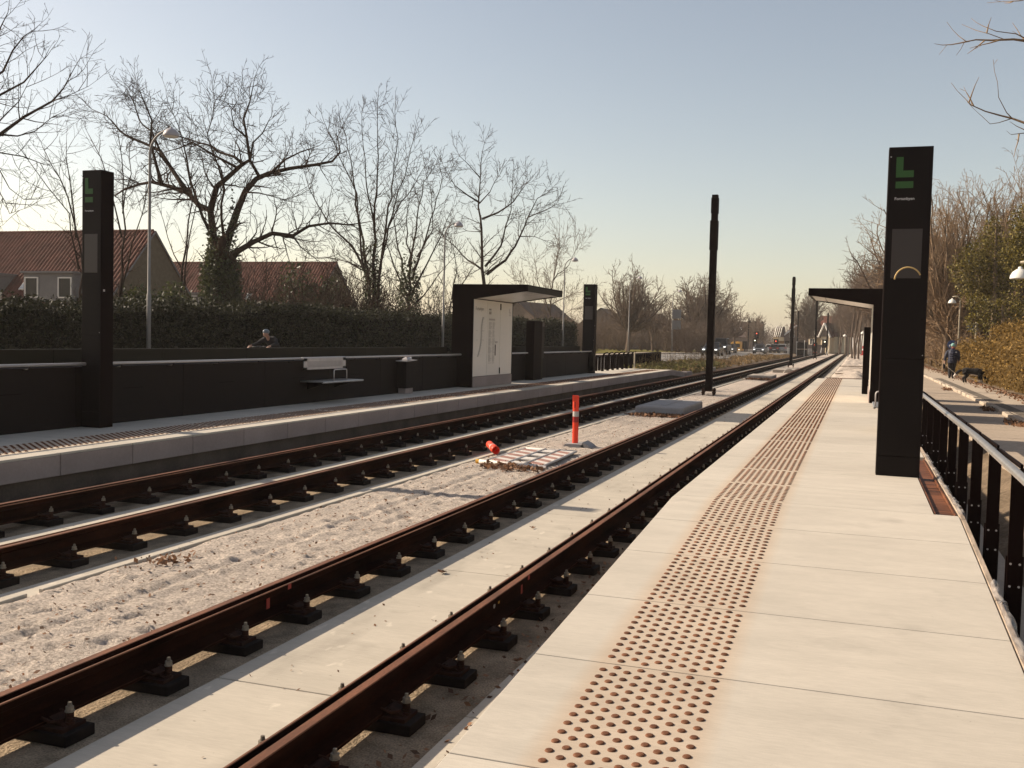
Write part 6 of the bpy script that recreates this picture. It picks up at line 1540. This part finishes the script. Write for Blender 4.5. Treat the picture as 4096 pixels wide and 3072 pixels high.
# ------------------------------------------------------------------ vehicles
def wheel(parent,x,y,z,r,w):
    b=MB(); b.tube([(x-w/2,y,z),(x+w/2,y,z)],r,16); t=part(parent,'wheel',b,M['tyre'],bevel=.02)
    b=MB(); b.tube([(x-w/2-.01,y,z),(x+w/2+.01,y,z)],r*.62,12); part(t,'rim',b,M['alu'])
def car(px,py,D,face,L,Wd,H,paint,label,kind='saloon',dz=0.0,lights=True,rz=0.0):
    """face=-1: front towards the camera"""
    p=at(px,py,D=D); x,y,z=p.x,p.y,p.z+dz
    t=thing('parked_car' if False else 'car',(x,y,z),label,'car','cars on the far road')
    h=Wd/2; s=face
    if kind=='saloon': prof=[(-L/2,.32),(-L/2,.62),(-L/2+.12,.74),(-L*.22,.90),(L*.36,.94),(L/2-.05,.88),(L/2,.6),(L/2,.30)]; cab=[(-L*.24,.88),(-L*.05,H),(L*.2,H-.02),(L*.38,.93)]
    elif kind=='suv': prof=[(-L/2,.38),(-L/2,.72),(-L/2+.12,.88),(-L*.24,1.02),(L/2-.05,1.06),(L/2,.7),(L/2,.36)]; cab=[(-L*.26,1.0),(-L*.12,H),(L*.40,H-.04),(L*.48,1.05)]
    else: prof=[(-L/2,.45),(-L/2,.95),(-L/2+.05,1.08),(-L*.15,1.14),(L/2-.05,1.14),(L/2,.8),(L/2,.42)]; cab=[(-L*.16,1.12),(-L*.11,H),(L*.46,H),(L*.49,1.12)]
    # front at -L/2 ; if face=-1 front is nearest to the camera (smaller y)
    Y=lambda u: y+(u if s<0 else -u)
    b=MB(); b.prism([(Y(u),z+v) for u,v in prof],'x',x-h,x+h); bd=part(t,'body',b,M[paint],bevel=.07)
    hi=h*.86; ht=h*.70
    vs=[(x-hi,Y(cab[0][0]),z+cab[0][1]),(x+hi,Y(cab[0][0]),z+cab[0][1]),(x+hi,Y(cab[3][0]),z+cab[3][1]),(x-hi,Y(cab[3][0]),z+cab[3][1]),
        (x-ht,Y(cab[1][0]),z+cab[1][1]),(x+ht,Y(cab[1][0]),z+cab[1][1]),(x+ht,Y(cab[2][0]),z+cab[2][1]),(x-ht,Y(cab[2][0]),z+cab[2][1])]
    b=MB(); b.hexa(vs); cb_=part(t,'cabin',b,M[paint],bevel=.05)
    V=[Vector(q) for q in vs]
    def pane(i,j,k,l,nm,ins=.84):
        q=[V[i],V[j],V[k],V[l]]; c=sum(q,Vector())/4; n=(q[1]-q[0]).cross(q[3]-q[0]).normalized(); 
        if n.dot(c-sum(V,Vector())/8)<0: n=-n
        w=[c+(a-c)*ins for a in q]; m_=MB(); m_.hexa([a-n*.02 for a in w]+[a+n*.018 for a in w]); part(cb_,nm,m_,M['glass'])
    pane(0,1,5,4,'windscreen'); pane(3,2,6,7,'rear_window'); pane(0,3,7,4,'side_window'); pane(1,2,6,5,'side_window')
    r=.33 if kind=='saloon' else .38
    for u in (-L*.30,L*.29):
        for sg in(-1,1): wheel(t,x+sg*(h-.10),Y(u),z+r,r,.22)
    fy=Y(-L/2); ry=Y(L/2); e=-s*0+(-1 if s<0 else 1)
    zz=.66 if kind=='saloon' else (.80 if kind=='suv' else .92)
    for sg in(-1,1):
        b=MB(); b.box(x+sg*(h-.30)-.13,x+sg*(h-.30)+.13,min(fy,fy+e*.03)-.01,max(fy,fy+e*.03)+.01,z+zz-.05,z+zz+.06); part(t,'headlight',b,M['head'] if (s<0 and lights) else M['panelw'],bevel=.02)
        b=MB(); b.box(x+sg*(h-.28)-.2,x+sg*(h-.28)+.2,min(ry,ry-e*.03)-.01,max(ry,ry-e*.03)+.01,z+zz+.08,z+zz+.22); part(t,'tail_light',b,M['tail'],bevel=.02)
        b=MB(); b.box(x+sg*(h+.02),x+sg*(h+.20),Y(-L*.17)-.06,Y(-L*.17)+.06,z+cab[0][1]+.02,z+cab[0][1]+.17); part(t,'wing_mirror',b,M[paint])
    b=MB(); b.box(x-.26,x+.26,min(fy,fy+e*.025),max(fy,fy+e*.025),z+.42,z+.53); b2=b; part(t,'number_plate',b,M['lettering'])
    b=MB(); b.box(x-h*.55,x+h*.55,min(fy,fy+e*.015),max(fy,fy+e*.015),z+.58 if kind=='saloon' else z+.66,z+zz+.05); part(t,'grille',b,M['tyre'],bevel=.01)
    if s>0: b=MB(); b.box(x-.26,x+.26,ry-.02-.0,ry+.0,z+.62,z+.73); part(t,'number_plate',b,M['lettering'])
    return t
car(2850,1423,107,-1,4.5,1.86,1.45,'carblk','black saloon with headlights on, half hidden by the nearest mast','saloon')
car(2884,1418,119,-1,4.3,1.9,1.95,'cardrk','tall boxy black off road car right of the nearest mast','box')
car(2920,1412,165,-1,4.4,1.82,1.45,'cardrk','dark saloon with headlights left of the yellow bus','saloon')
car(3039,1415,158,-1,4.6,1.88,1.46,'cargry','grey saloon with headlights on in the middle of the road','saloon')
car(3036,1411,172,-1,4.5,1.85,1.62,'cardrk','dark car close behind the grey saloon','suv')
car(3080,1412,196,1,4.4,1.85,1.72,'carslv','pale estate car seen from behind, left of the dark one','suv')
car(3099,1412,190,1,4.4,1.85,1.70,'cardrk','dark estate car seen from behind at the red light','suv')
car(3130,1411,192,1,4.6,1.92,1.68,'carslv','silver car seen from behind below the red traffic light','suv')
def bus():
    p=at(2942,1409,D=255); x,y,z=p.x,p.y,p.z; w=2.3; h=2.55; L=8
    t=thing('bus',(x,y,z),'yellow bus with headlights behind the small street tree','bus')
    b=MB(); b.box(x-w/2,x+w/2,y,y+L,z+.32,z+h); bd=part(t,'body',b,M['yellow'],bevel=.12)
    b=MB(); b.box(x-w/2+.12,x+w/2-.12,y-.03,y+.02,z+1.25,z+2.15); part(t,'windscreen',b,M['glass'],bevel=.05)
    b=MB(); b.box(x-w/2+.3,x+w/2-.3,y+.4,y+L-1,z+h,z+h+.2); part(t,'roof_pod',b,M['yellow'],bevel=.06)
    for k in range(4): b=MB(); b.box(x-w/2-.02,x-w/2+.02,y+.5+1.85*k,y+2.1+1.85*k,z+1.25,z+2.1); part(t,'side_window',b,M['glass'])
    for sg in(-1,1):
        b=MB(); b.box(x+sg*.85-.15,x+sg*.85+.15,y-.03,y+.01,z+.62,z+.8); part(t,'headlight',b,M['head'])
        for u in (1.6,6.2): wheel(t,x+sg*(w/2-.15),y+u,z+.42,.42,.28)
    b=MB(); b.box(x-.5,x+.5,y-.025,y+.01,z+.85,z+1.12); part(t,'panel',b,M['cargry'])
bus()
# ------------------------------------------------------------------ people and dog
def figure(parts_, voxel, name, parent, mt, smooth_it=6):
    """one continuous surface grown from tapered limbs and rounded masses"""
    mb=MB()
    for q in parts_:
        if q[0]=='t': mb.tube(q[1],q[2],12)
        else: mb.ell(q[1],q[2],14,10,M=q[3] if len(q)>3 else None)
    o=part(parent,name,mb,mt)
    rm=o.modifiers.new('r','REMESH'); rm.mode='VOXEL'; rm.voxel_size=voxel; rm.use_smooth_shade=True
    sm=o.modifiers.new('s','SMOOTH'); sm.iterations=smooth_it; sm.factor=.5
    return baked(o)
def hand(side,w,d,up,s=1.0):
    """palm, four unequal curled fingers and a thumb; w wrist, d pointing along the hand, up = back of hand"""
    w=Vector(w); d=Vector(d).normalized(); up=Vector(up).normalized(); lat=d.cross(up).normalized()*side; L=[]
    L.append(('t',[w,w+d*.05*s,w+d*.09*s],[.024*s,.036*s,.034*s]))
    for i,(o,l) in enumerate(((-.03,.075),(-.010,.085),(.011,.080),(.031,.062))):
        b=w+d*.085*s+lat*o*s; L.append(('t',[b,b+d*l*.5*s-up*.008*s,b+d*l*.8*s-up*.028*s,b+d*l*.85*s-up*.05*s],[.0105*s,.010*s,.009*s,.008*s]))
    b=w+d*.035*s-lat*.03*s; L.append(('t',[b,b-lat*.028*s+d*.03*s-up*.01*s,b-lat*.03*s+d*.062*s-up*.025*s],[.013*s,.012*s,.009*s]))
    return L
# walker seen from behind
W0=at(3806,1514,z=.277)
t=thing('person',(W0.x,W0.y,.277),'person walking away in navy padded jacket and mint hat holding a dog lead','person')
o=Vector((W0.x,W0.y,.277)); P=lambda x,y,z:o+Vector((x,y,z))
# left leg (photo left) trailing with lifted heel, right leg supporting
head=[('e',P(.01,.05,1.55),(.078,.098,.115)),('t',[P(.01,.02,1.34),P(.01,.03,1.47)],[.062,.055]),('e',P(.01,.15,1.545),(.016,.022,.02)),
      ('e',P(-.07,.05,1.55),(.014,.022,.03)),('e',P(.09,.05,1.55),(.014,.022,.03)),('e',P(.01,.135,1.50),(.032,.02,.012))]
torso=[('t',[P(0,0,.82),P(0,0,1.0),P(0,.02,1.2),P(0,.03,1.36)],[.15,.135,.155,.10])]
legL=[P(-.09,0,.86),P(-.10,.05,.48),P(-.10,-.16,.14),P(-.10,-.02,.06)]; legR=[P(.09,0,.86),P(.07,.06,.46),P(.06,.03,.09),P(.06,.15,.035)]
armL=[P(-.20,.02,1.32),P(-.29,.0,1.06),P(-.33,.05,.82)]; armR=[P(.20,.02,1.32),P(.28,-.02,1.06),P(.27,.08,.86)]
body=head+torso+[('t',legL[:3],[.085,.06,.042]),('t',legR[:3],[.085,.06,.042]),('t',armL,[.052,.042,.030]),('t',armR,[.052,.042,.030])]
body+=hand(1,armL[2],(-.05,.08,-1),(-1,0,0))+hand(-1,armR[2],(.0,.12,-1),(1,0,0))
figure(body,.011,'body',t,M['skin'],4)
jk=[('t',[P(0,0,.74),P(0,0,.86),P(0,.0,1.02),P(0,.01,1.18),P(0,.02,1.32),P(0,.03,1.39)],[.215,.215,.205,.215,.19,.10]),('t',[P(-.12,.02,1.34),P(-.23,.02,1.24),P(-.295,.0,1.05),P(-.325,.04,.85)],[.085,.09,.072,.058]),('t',[P(.12,.02,1.34),P(.23,.02,1.24),P(.29,-.02,1.05),P(.275,.07,.87)],[.085,.09,.072,.058])]
for zz in (.86,.97,1.08,1.19): jk.append(('t',[P(-.13,-.145,zz),P(0,-.185,zz),P(.13,-.145,zz)],[.045,.055,.045]))
jk.append(('e',P(0,-.02,1.40),(.115,.11,.06)))
figure(jk,.016,'jacket',t,M['jacket'],3)
b=MB(); b.box(o.x+.10,o.x+.17,o.y-.215,o.y-.205,o.z+1.25,o.z+1.28); 
part(t,'shoulder_mark',b,M['lettering'])
tr_=[('t',[P(0,0,.90),P(-.09,.0,.80),legL[1],legL[2]],[.13,.115,.085,.07]),('t',[P(0,0,.90),P(.09,.0,.80),legR[1],legR[2]],[.13,.115,.085,.07])]
figure(tr_,.014,'trousers',t,M['cloth'],3)
figure([('t',[P(-.10,-.20,.18),P(-.10,-.14,.075),P(-.10,.0,.05)],[.05,.055,.045])],.01,'boot',t,M['cloth'],2)
figure([('t',[P(.06,.0,.13),P(.06,.02,.055),P(.06,.17,.045)],[.052,.055,.045])],.01,'boot',t,M['cloth'],2)
figure([('e',P(.01,.03,1.60),(.098,.115,.095)),('t',[P(.01,.03,1.54),P(.01,.03,1.58)],[.107,.107])],.012,'hat',t,M['hat'],3)
figure([('t',[P(-.05,-.02,1.43),P(.01,-.05,1.43),P(.08,-.02,1.43),P(.08,.08,1.42),P(-.05,.08,1.42),P(-.05,-.02,1.43)],.035)],.012,'scarf',t,M['redc'],2)
b=MB(); b.box(o.x-.40,o.x-.29,o.y+.02,o.y+.08,o.z+.46,o.z+.70); build('bag',b,M['cloth'],org=(o.x-.34,o.y+.05,o.z+.5),label='small dark bag in the left hand of the walker',cat='bag',bevel=.03)

# dog, nose to the ground, facing right
D0=at(3893,1533,z=.277); dg_o=Vector((D0.x-.02,D0.y,.277))
t=thing('dog',(dg_o.x,dg_o.y,.277),'big black dog with white feet sniffing leaves at the path edge','dog')
Q=lambda x,y,z: dg_o+Vector((x,y,z))
bodyp=[('t',[Q(-.42,0,.50),Q(-.28,0,.52),Q(-.05,0,.50),Q(.16,0,.49),Q(.30,0,.47)],[.105,.135,.130,.155,.12]),
 ('t',[Q(.26,0,.50),Q(.40,-.01,.40),Q(.50,-.02,.27)],[.125,.10,.082]),                               # neck down
 ('e',Q(.525,-.02,.20),(.085,.07,.085)),('t',[Q(.53,-.02,.19),Q(.575,-.02,.09),Q(.585,-.02,.045)],[.06,.042,.032]),   # head, muzzle
 ('e',Q(.47,-.09,.20),(.03,.016,.065)),('e',Q(.47,.05,.20),(.03,.016,.065)),                             # ears
 # hind legs: knee forward, hock backward
 ('t',[Q(-.36,-.08,.46),Q(-.27,-.085,.31),Q(-.40,-.085,.19),Q(-.37,-.085,.06),Q(-.33,-.085,.03)],[.11,.072,.042,.034,.036]),
 ('t',[Q(-.34,.08,.46),Q(-.20,.085,.31),Q(-.30,.085,.19),Q(-.27,.085,.06),Q(-.23,.085,.03)],[.11,.072,.042,.034,.036]),
 ('t',[Q(.24,-.08,.44),Q(.22,-.085,.26),Q(.25,-.085,.15)],[.085,.052,.040]),('t',[Q(.26,.08,.44),Q(.32,.085,.26),Q(.36,.085,.15)],[.085,.052,.040]),
 ('t',[Q(-.46,0,.54),Q(-.56,0,.48),Q(-.66,0,.39),Q(-.70,.0,.34)],[.05,.062,.055,.03])]
figure(bodyp,.014,'body',t,M['fur'],4)
for nm,pp_,rr_ in (('white_foot',[Q(.25,-.085,.16),Q(.25,-.085,.05),Q(.29,-.085,.025)],[.041,.036,.038]),('white_foot',[Q(.36,.085,.16),Q(.36,.085,.05),Q(.40,.085,.025)],[.041,.036,.038]),('white_tail_tip',[Q(-.66,0,.37),Q(-.73,0,.27),Q(-.72,0,.20)],[.056,.045,.015]),('white_belly',[Q(-.10,0,.40),Q(.12,0,.36),Q(.24,-.02,.36)],[.05,.06,.05]),('white_blaze',[Q(.50,-.085,.24),Q(.55,-.07,.13)],[.014,.012])):
    figure([('t',pp_,rr_)],.012,nm,t,M['furw'],2)
b=MB(); w=armL[2]+Vector((-.03,.06,-.10)); e=Q(.40,-.05,.46)
pts=[w.lerp(e,k/14)+Vector((0,0,-.42*math.sin(math.pi*k/14)*(1-.3*k/14))) for k in range(15)]
for p_ in pts: p_.z=max(p_.z,.50)
b.tube(pts,.0045,6); build('dog_lead',b,M['board'],org=w,label='thin pale lead hanging between the walker and the dog',cat='dog lead')

# cyclist coming towards us beyond the far wall
c0=at(1078,1392,X=-17.0); gy=c0.y
t=thing('person',(-17.0,gy,.2),'cyclist in dark clothes and grey helmet leaning over the handlebar beyond the far wall','person')
o2=Vector((-17.0,gy,.2)); P=lambda x,y,z:o2+Vector((x,y,z))
# bicycle heading to -y
HB=1.06
sh=[P(-.17,-.02,1.30),P(.17,.04,1.30)]
headp=[('e',P(-.01,-.20,1.47),(.072,.092,.11)),('t',[P(0,-.03,1.28),P(-.005,-.15,1.42)],[.060,.055]),('e',P(-.015,-.292,1.455),(.014,.02,.022)),('e',P(-.015,-.28,1.405),(.026,.018,.010)),('e',P(-.04,-.283,1.475),(.012,.01,.008)),('e',P(.012,-.283,1.475),(.012,.01,.008)),('e',P(-.083,-.19,1.46),(.012,.02,.03)),('e',P(.063,-.19,1.46),(.012,.02,.03))]
aL=[sh[0],P(-.30,-.18,1.17),P(-.36,-.46,HB+.03)]; aR=[sh[1],P(.31,-.12,1.16),P(.30,-.46,HB+.03)]
bp=headp+[('t',[P(0,.42,.92),P(0,.25,1.10),P(0,.05,1.26)],[.14,.145,.13]),('t',[sh[0],sh[1]],[.075,.075]),('t',aL,[.055,.043,.03]),('t',aR,[.055,.043,.03]),
  ('t',[P(-.09,.42,.90),P(-.12,.0,.72),P(-.11,.16,.32),P(-.11,.02,.24)],[.09,.07,.045,.04]),('t',[P(.09,.42,.90),P(.12,.06,.56),P(.11,.22,.16),P(.11,.08,.08)],[.09,.07,.045,.04])]
bp+=hand(1,aL[2],(0,-1,-.25),(0,-.2,1))+hand(-1,aR[2],(0,-1,-.25),(0,-.2,1))
figure(bp,.010,'body',t,M['skin'],4)
figure([('t',[P(0,.44,.90),P(0,.25,1.10),P(0,.05,1.26),P(0,-.04,1.32)],[.155,.165,.155,.09]),('t',[sh[0]+Vector((0,0,.0)),sh[1]],[.10,.10]),('t',[sh[0],aL[1],aL[1].lerp(aL[2],.9)],[.075,.055,.042]),('t',[sh[1],aR[1],aR[1].lerp(aR[2],.9)],[.075,.055,.042])],.014,'jersey',t,M['cloth'],3)
figure([('t',[P(0,.46,.94),P(-.09,.40,.90),P(-.12,.0,.72),P(-.11,.12,.42)],[.13,.115,.09,.07]),('t',[P(0,.46,.94),P(.09,.40,.90),P(.12,.06,.56),P(.11,.18,.30)],[.13,.115,.09,.07])],.014,'trousers',t,M['cloth'],3)
figure([('e',P(-.01,-.18,1.525),(.095,.125,.082)),('t',[P(-.09,-.17,1.50),P(-.01,-.27,1.51),P(.07,-.17,1.50)],[.03,.035,.03])],.010,'helmet',t,M['helmet'],2)
figure([('t',[P(-.11,.10,.22),P(-.11,-.06,.19)],[.045,.04])],.012,'shoe',t,M['cloth'],1); figure([('t',[P(.11,.16,.06),P(.11,.0,.05)],[.045,.04])],.012,'shoe',t,M['cloth'],1)
t=thing('bicycle',(-17.0,gy-.1,.2),'bicycle under the cyclist beyond the far wall, only its handlebar showing','bicycle')
b=MB(); b.tube([P(-.36,-.42,HB),P(-.30,-.50,HB),P(-.1,-.47,HB+.02),P(0,-.44,HB+.02),P(.1,-.47,HB+.02),P(.28,-.50,HB),P(.34,-.42,HB)],.013,8); part(t,'handlebar',b,M['carblk'],smooth=True)
b=MB(); b.tube([P(0,-.44,HB),P(0,-.52,.80),P(0,-.62,.34)],.017,8); b.tube([P(0,-.47,.92),P(0,.06,.30),P(0,.30,.85)],.017,8); b.tube([P(0,-.45,.95),P(0,.28,.82)],.015,8); b.tube([P(0,.06,.30),P(0,.52,.34),P(0,.28,.78)],.012,8); part(t,'frame',b,M['carblk'],smooth=True)
b=MB(); b.ell(P(0,.36,.90),(.07,.14,.035)); part(t,'saddle',b,M['cloth'],smooth=True)
for y in (-.62,.52):
    b=MB(); b.tube([P(0,y+.33*math.cos(a),.34+.33*math.sin(a)) for a in np.linspace(0,2*math.pi,33)],.016,6); w=part(t,'wheel',b,M['tyre'],smooth=True)
    b=MB()
    for k in range(12): a=math.pi*2*k/12; b.tube([P(0,y,.34),P(0,y+.32*math.cos(a),.34+.32*math.sin(a))],.002,3)
    part(w,'spokes',b,M['alu'])
# ------------------------------------------------------------------ light
W=bpy.data.worlds.new('World'); S.world=W; W.use_nodes=True
wn=W.node_tree.nodes; bg=wn['Background']
sky=wn.new('ShaderNodeTexSky'); sky.sky_type='NISHITA'; sky.sun_disc=False
SUN_EL=R(30.0); SUN_DIR=Vector((-math.cos(SUN_EL)*.999,math.cos(SUN_EL)*.03,math.sin(SUN_EL)))
sky.sun_elevation=SUN_EL; sky.sun_rotation=math.atan2(SUN_DIR.x,SUN_DIR.y)
sky.air_density=1.0; sky.dust_density=1.0; sky.ozone_density=1.0; sky.altitude=0
wt=wn.new('ShaderNodeMix'); wt.data_type='RGBA'; wt.blend_type='MULTIPLY'; wt.inputs['Factor'].default_value=1
hs=wn.new('ShaderNodeHueSaturation'); hs.inputs['Saturation'].default_value=.83
W.node_tree.links.new(sky.outputs['Color'],hs.inputs['Color'])
W.node_tree.links.new(hs.outputs['Color'],wt.inputs['A']); wt.inputs['B'].default_value=(1.165,1.02,.885,1)   # warm white balance
W.node_tree.links.new(wt.outputs['Result'],bg.inputs['Color']); bg.inputs['Strength'].default_value=.095
sd=bpy.data.lights.new('sun','SUN'); sd.energy=5.0; sd.angle=R(.5); sd.color=(1,.86,.68)
so=bpy.data.objects.new('sun',sd); COL.objects.link(so); so.rotation_mode='QUATERNION'
so.rotation_quaternion=(-SUN_DIR).to_track_quat('-Z','Y'); so.location=(-20,10,30)
S.view_settings.view_transform='Standard'; S.view_settings.look='None'; S.view_settings.exposure=.65; S.view_settings.gamma=1
S.render.engine='CYCLES'
S.cycles.max_bounces=6; S.cycles.diffuse_bounces=3; S.cycles.glossy_bounces=3; S.cycles.transparent_max_bounces=12
S.cycles.use_denoising=True

# thin spring haze
hb=MB(); hb.box(-3100,3100,-400,3600,-6.3,24)
HM=bpy.data.materials.new('haze_air'); HM.use_nodes=True; hn=HM.node_tree.nodes; hn.remove(hn['Principled BSDF'])
pv=hn.new('ShaderNodeVolumePrincipled'); pv.inputs['Color'].default_value=(1.0,.93,.86,1); pv.inputs['Density'].default_value=.00035; pv.inputs['Anisotropy'].default_value=.2
HM.node_tree.links.new(pv.outputs[0],hn['Material Output'].inputs['Volume'])
build('haze',hb,HM,kind='stuff',label='thin warm haze in the air over the tram stop',cat='haze')
S.cycles.volume_bounces=0
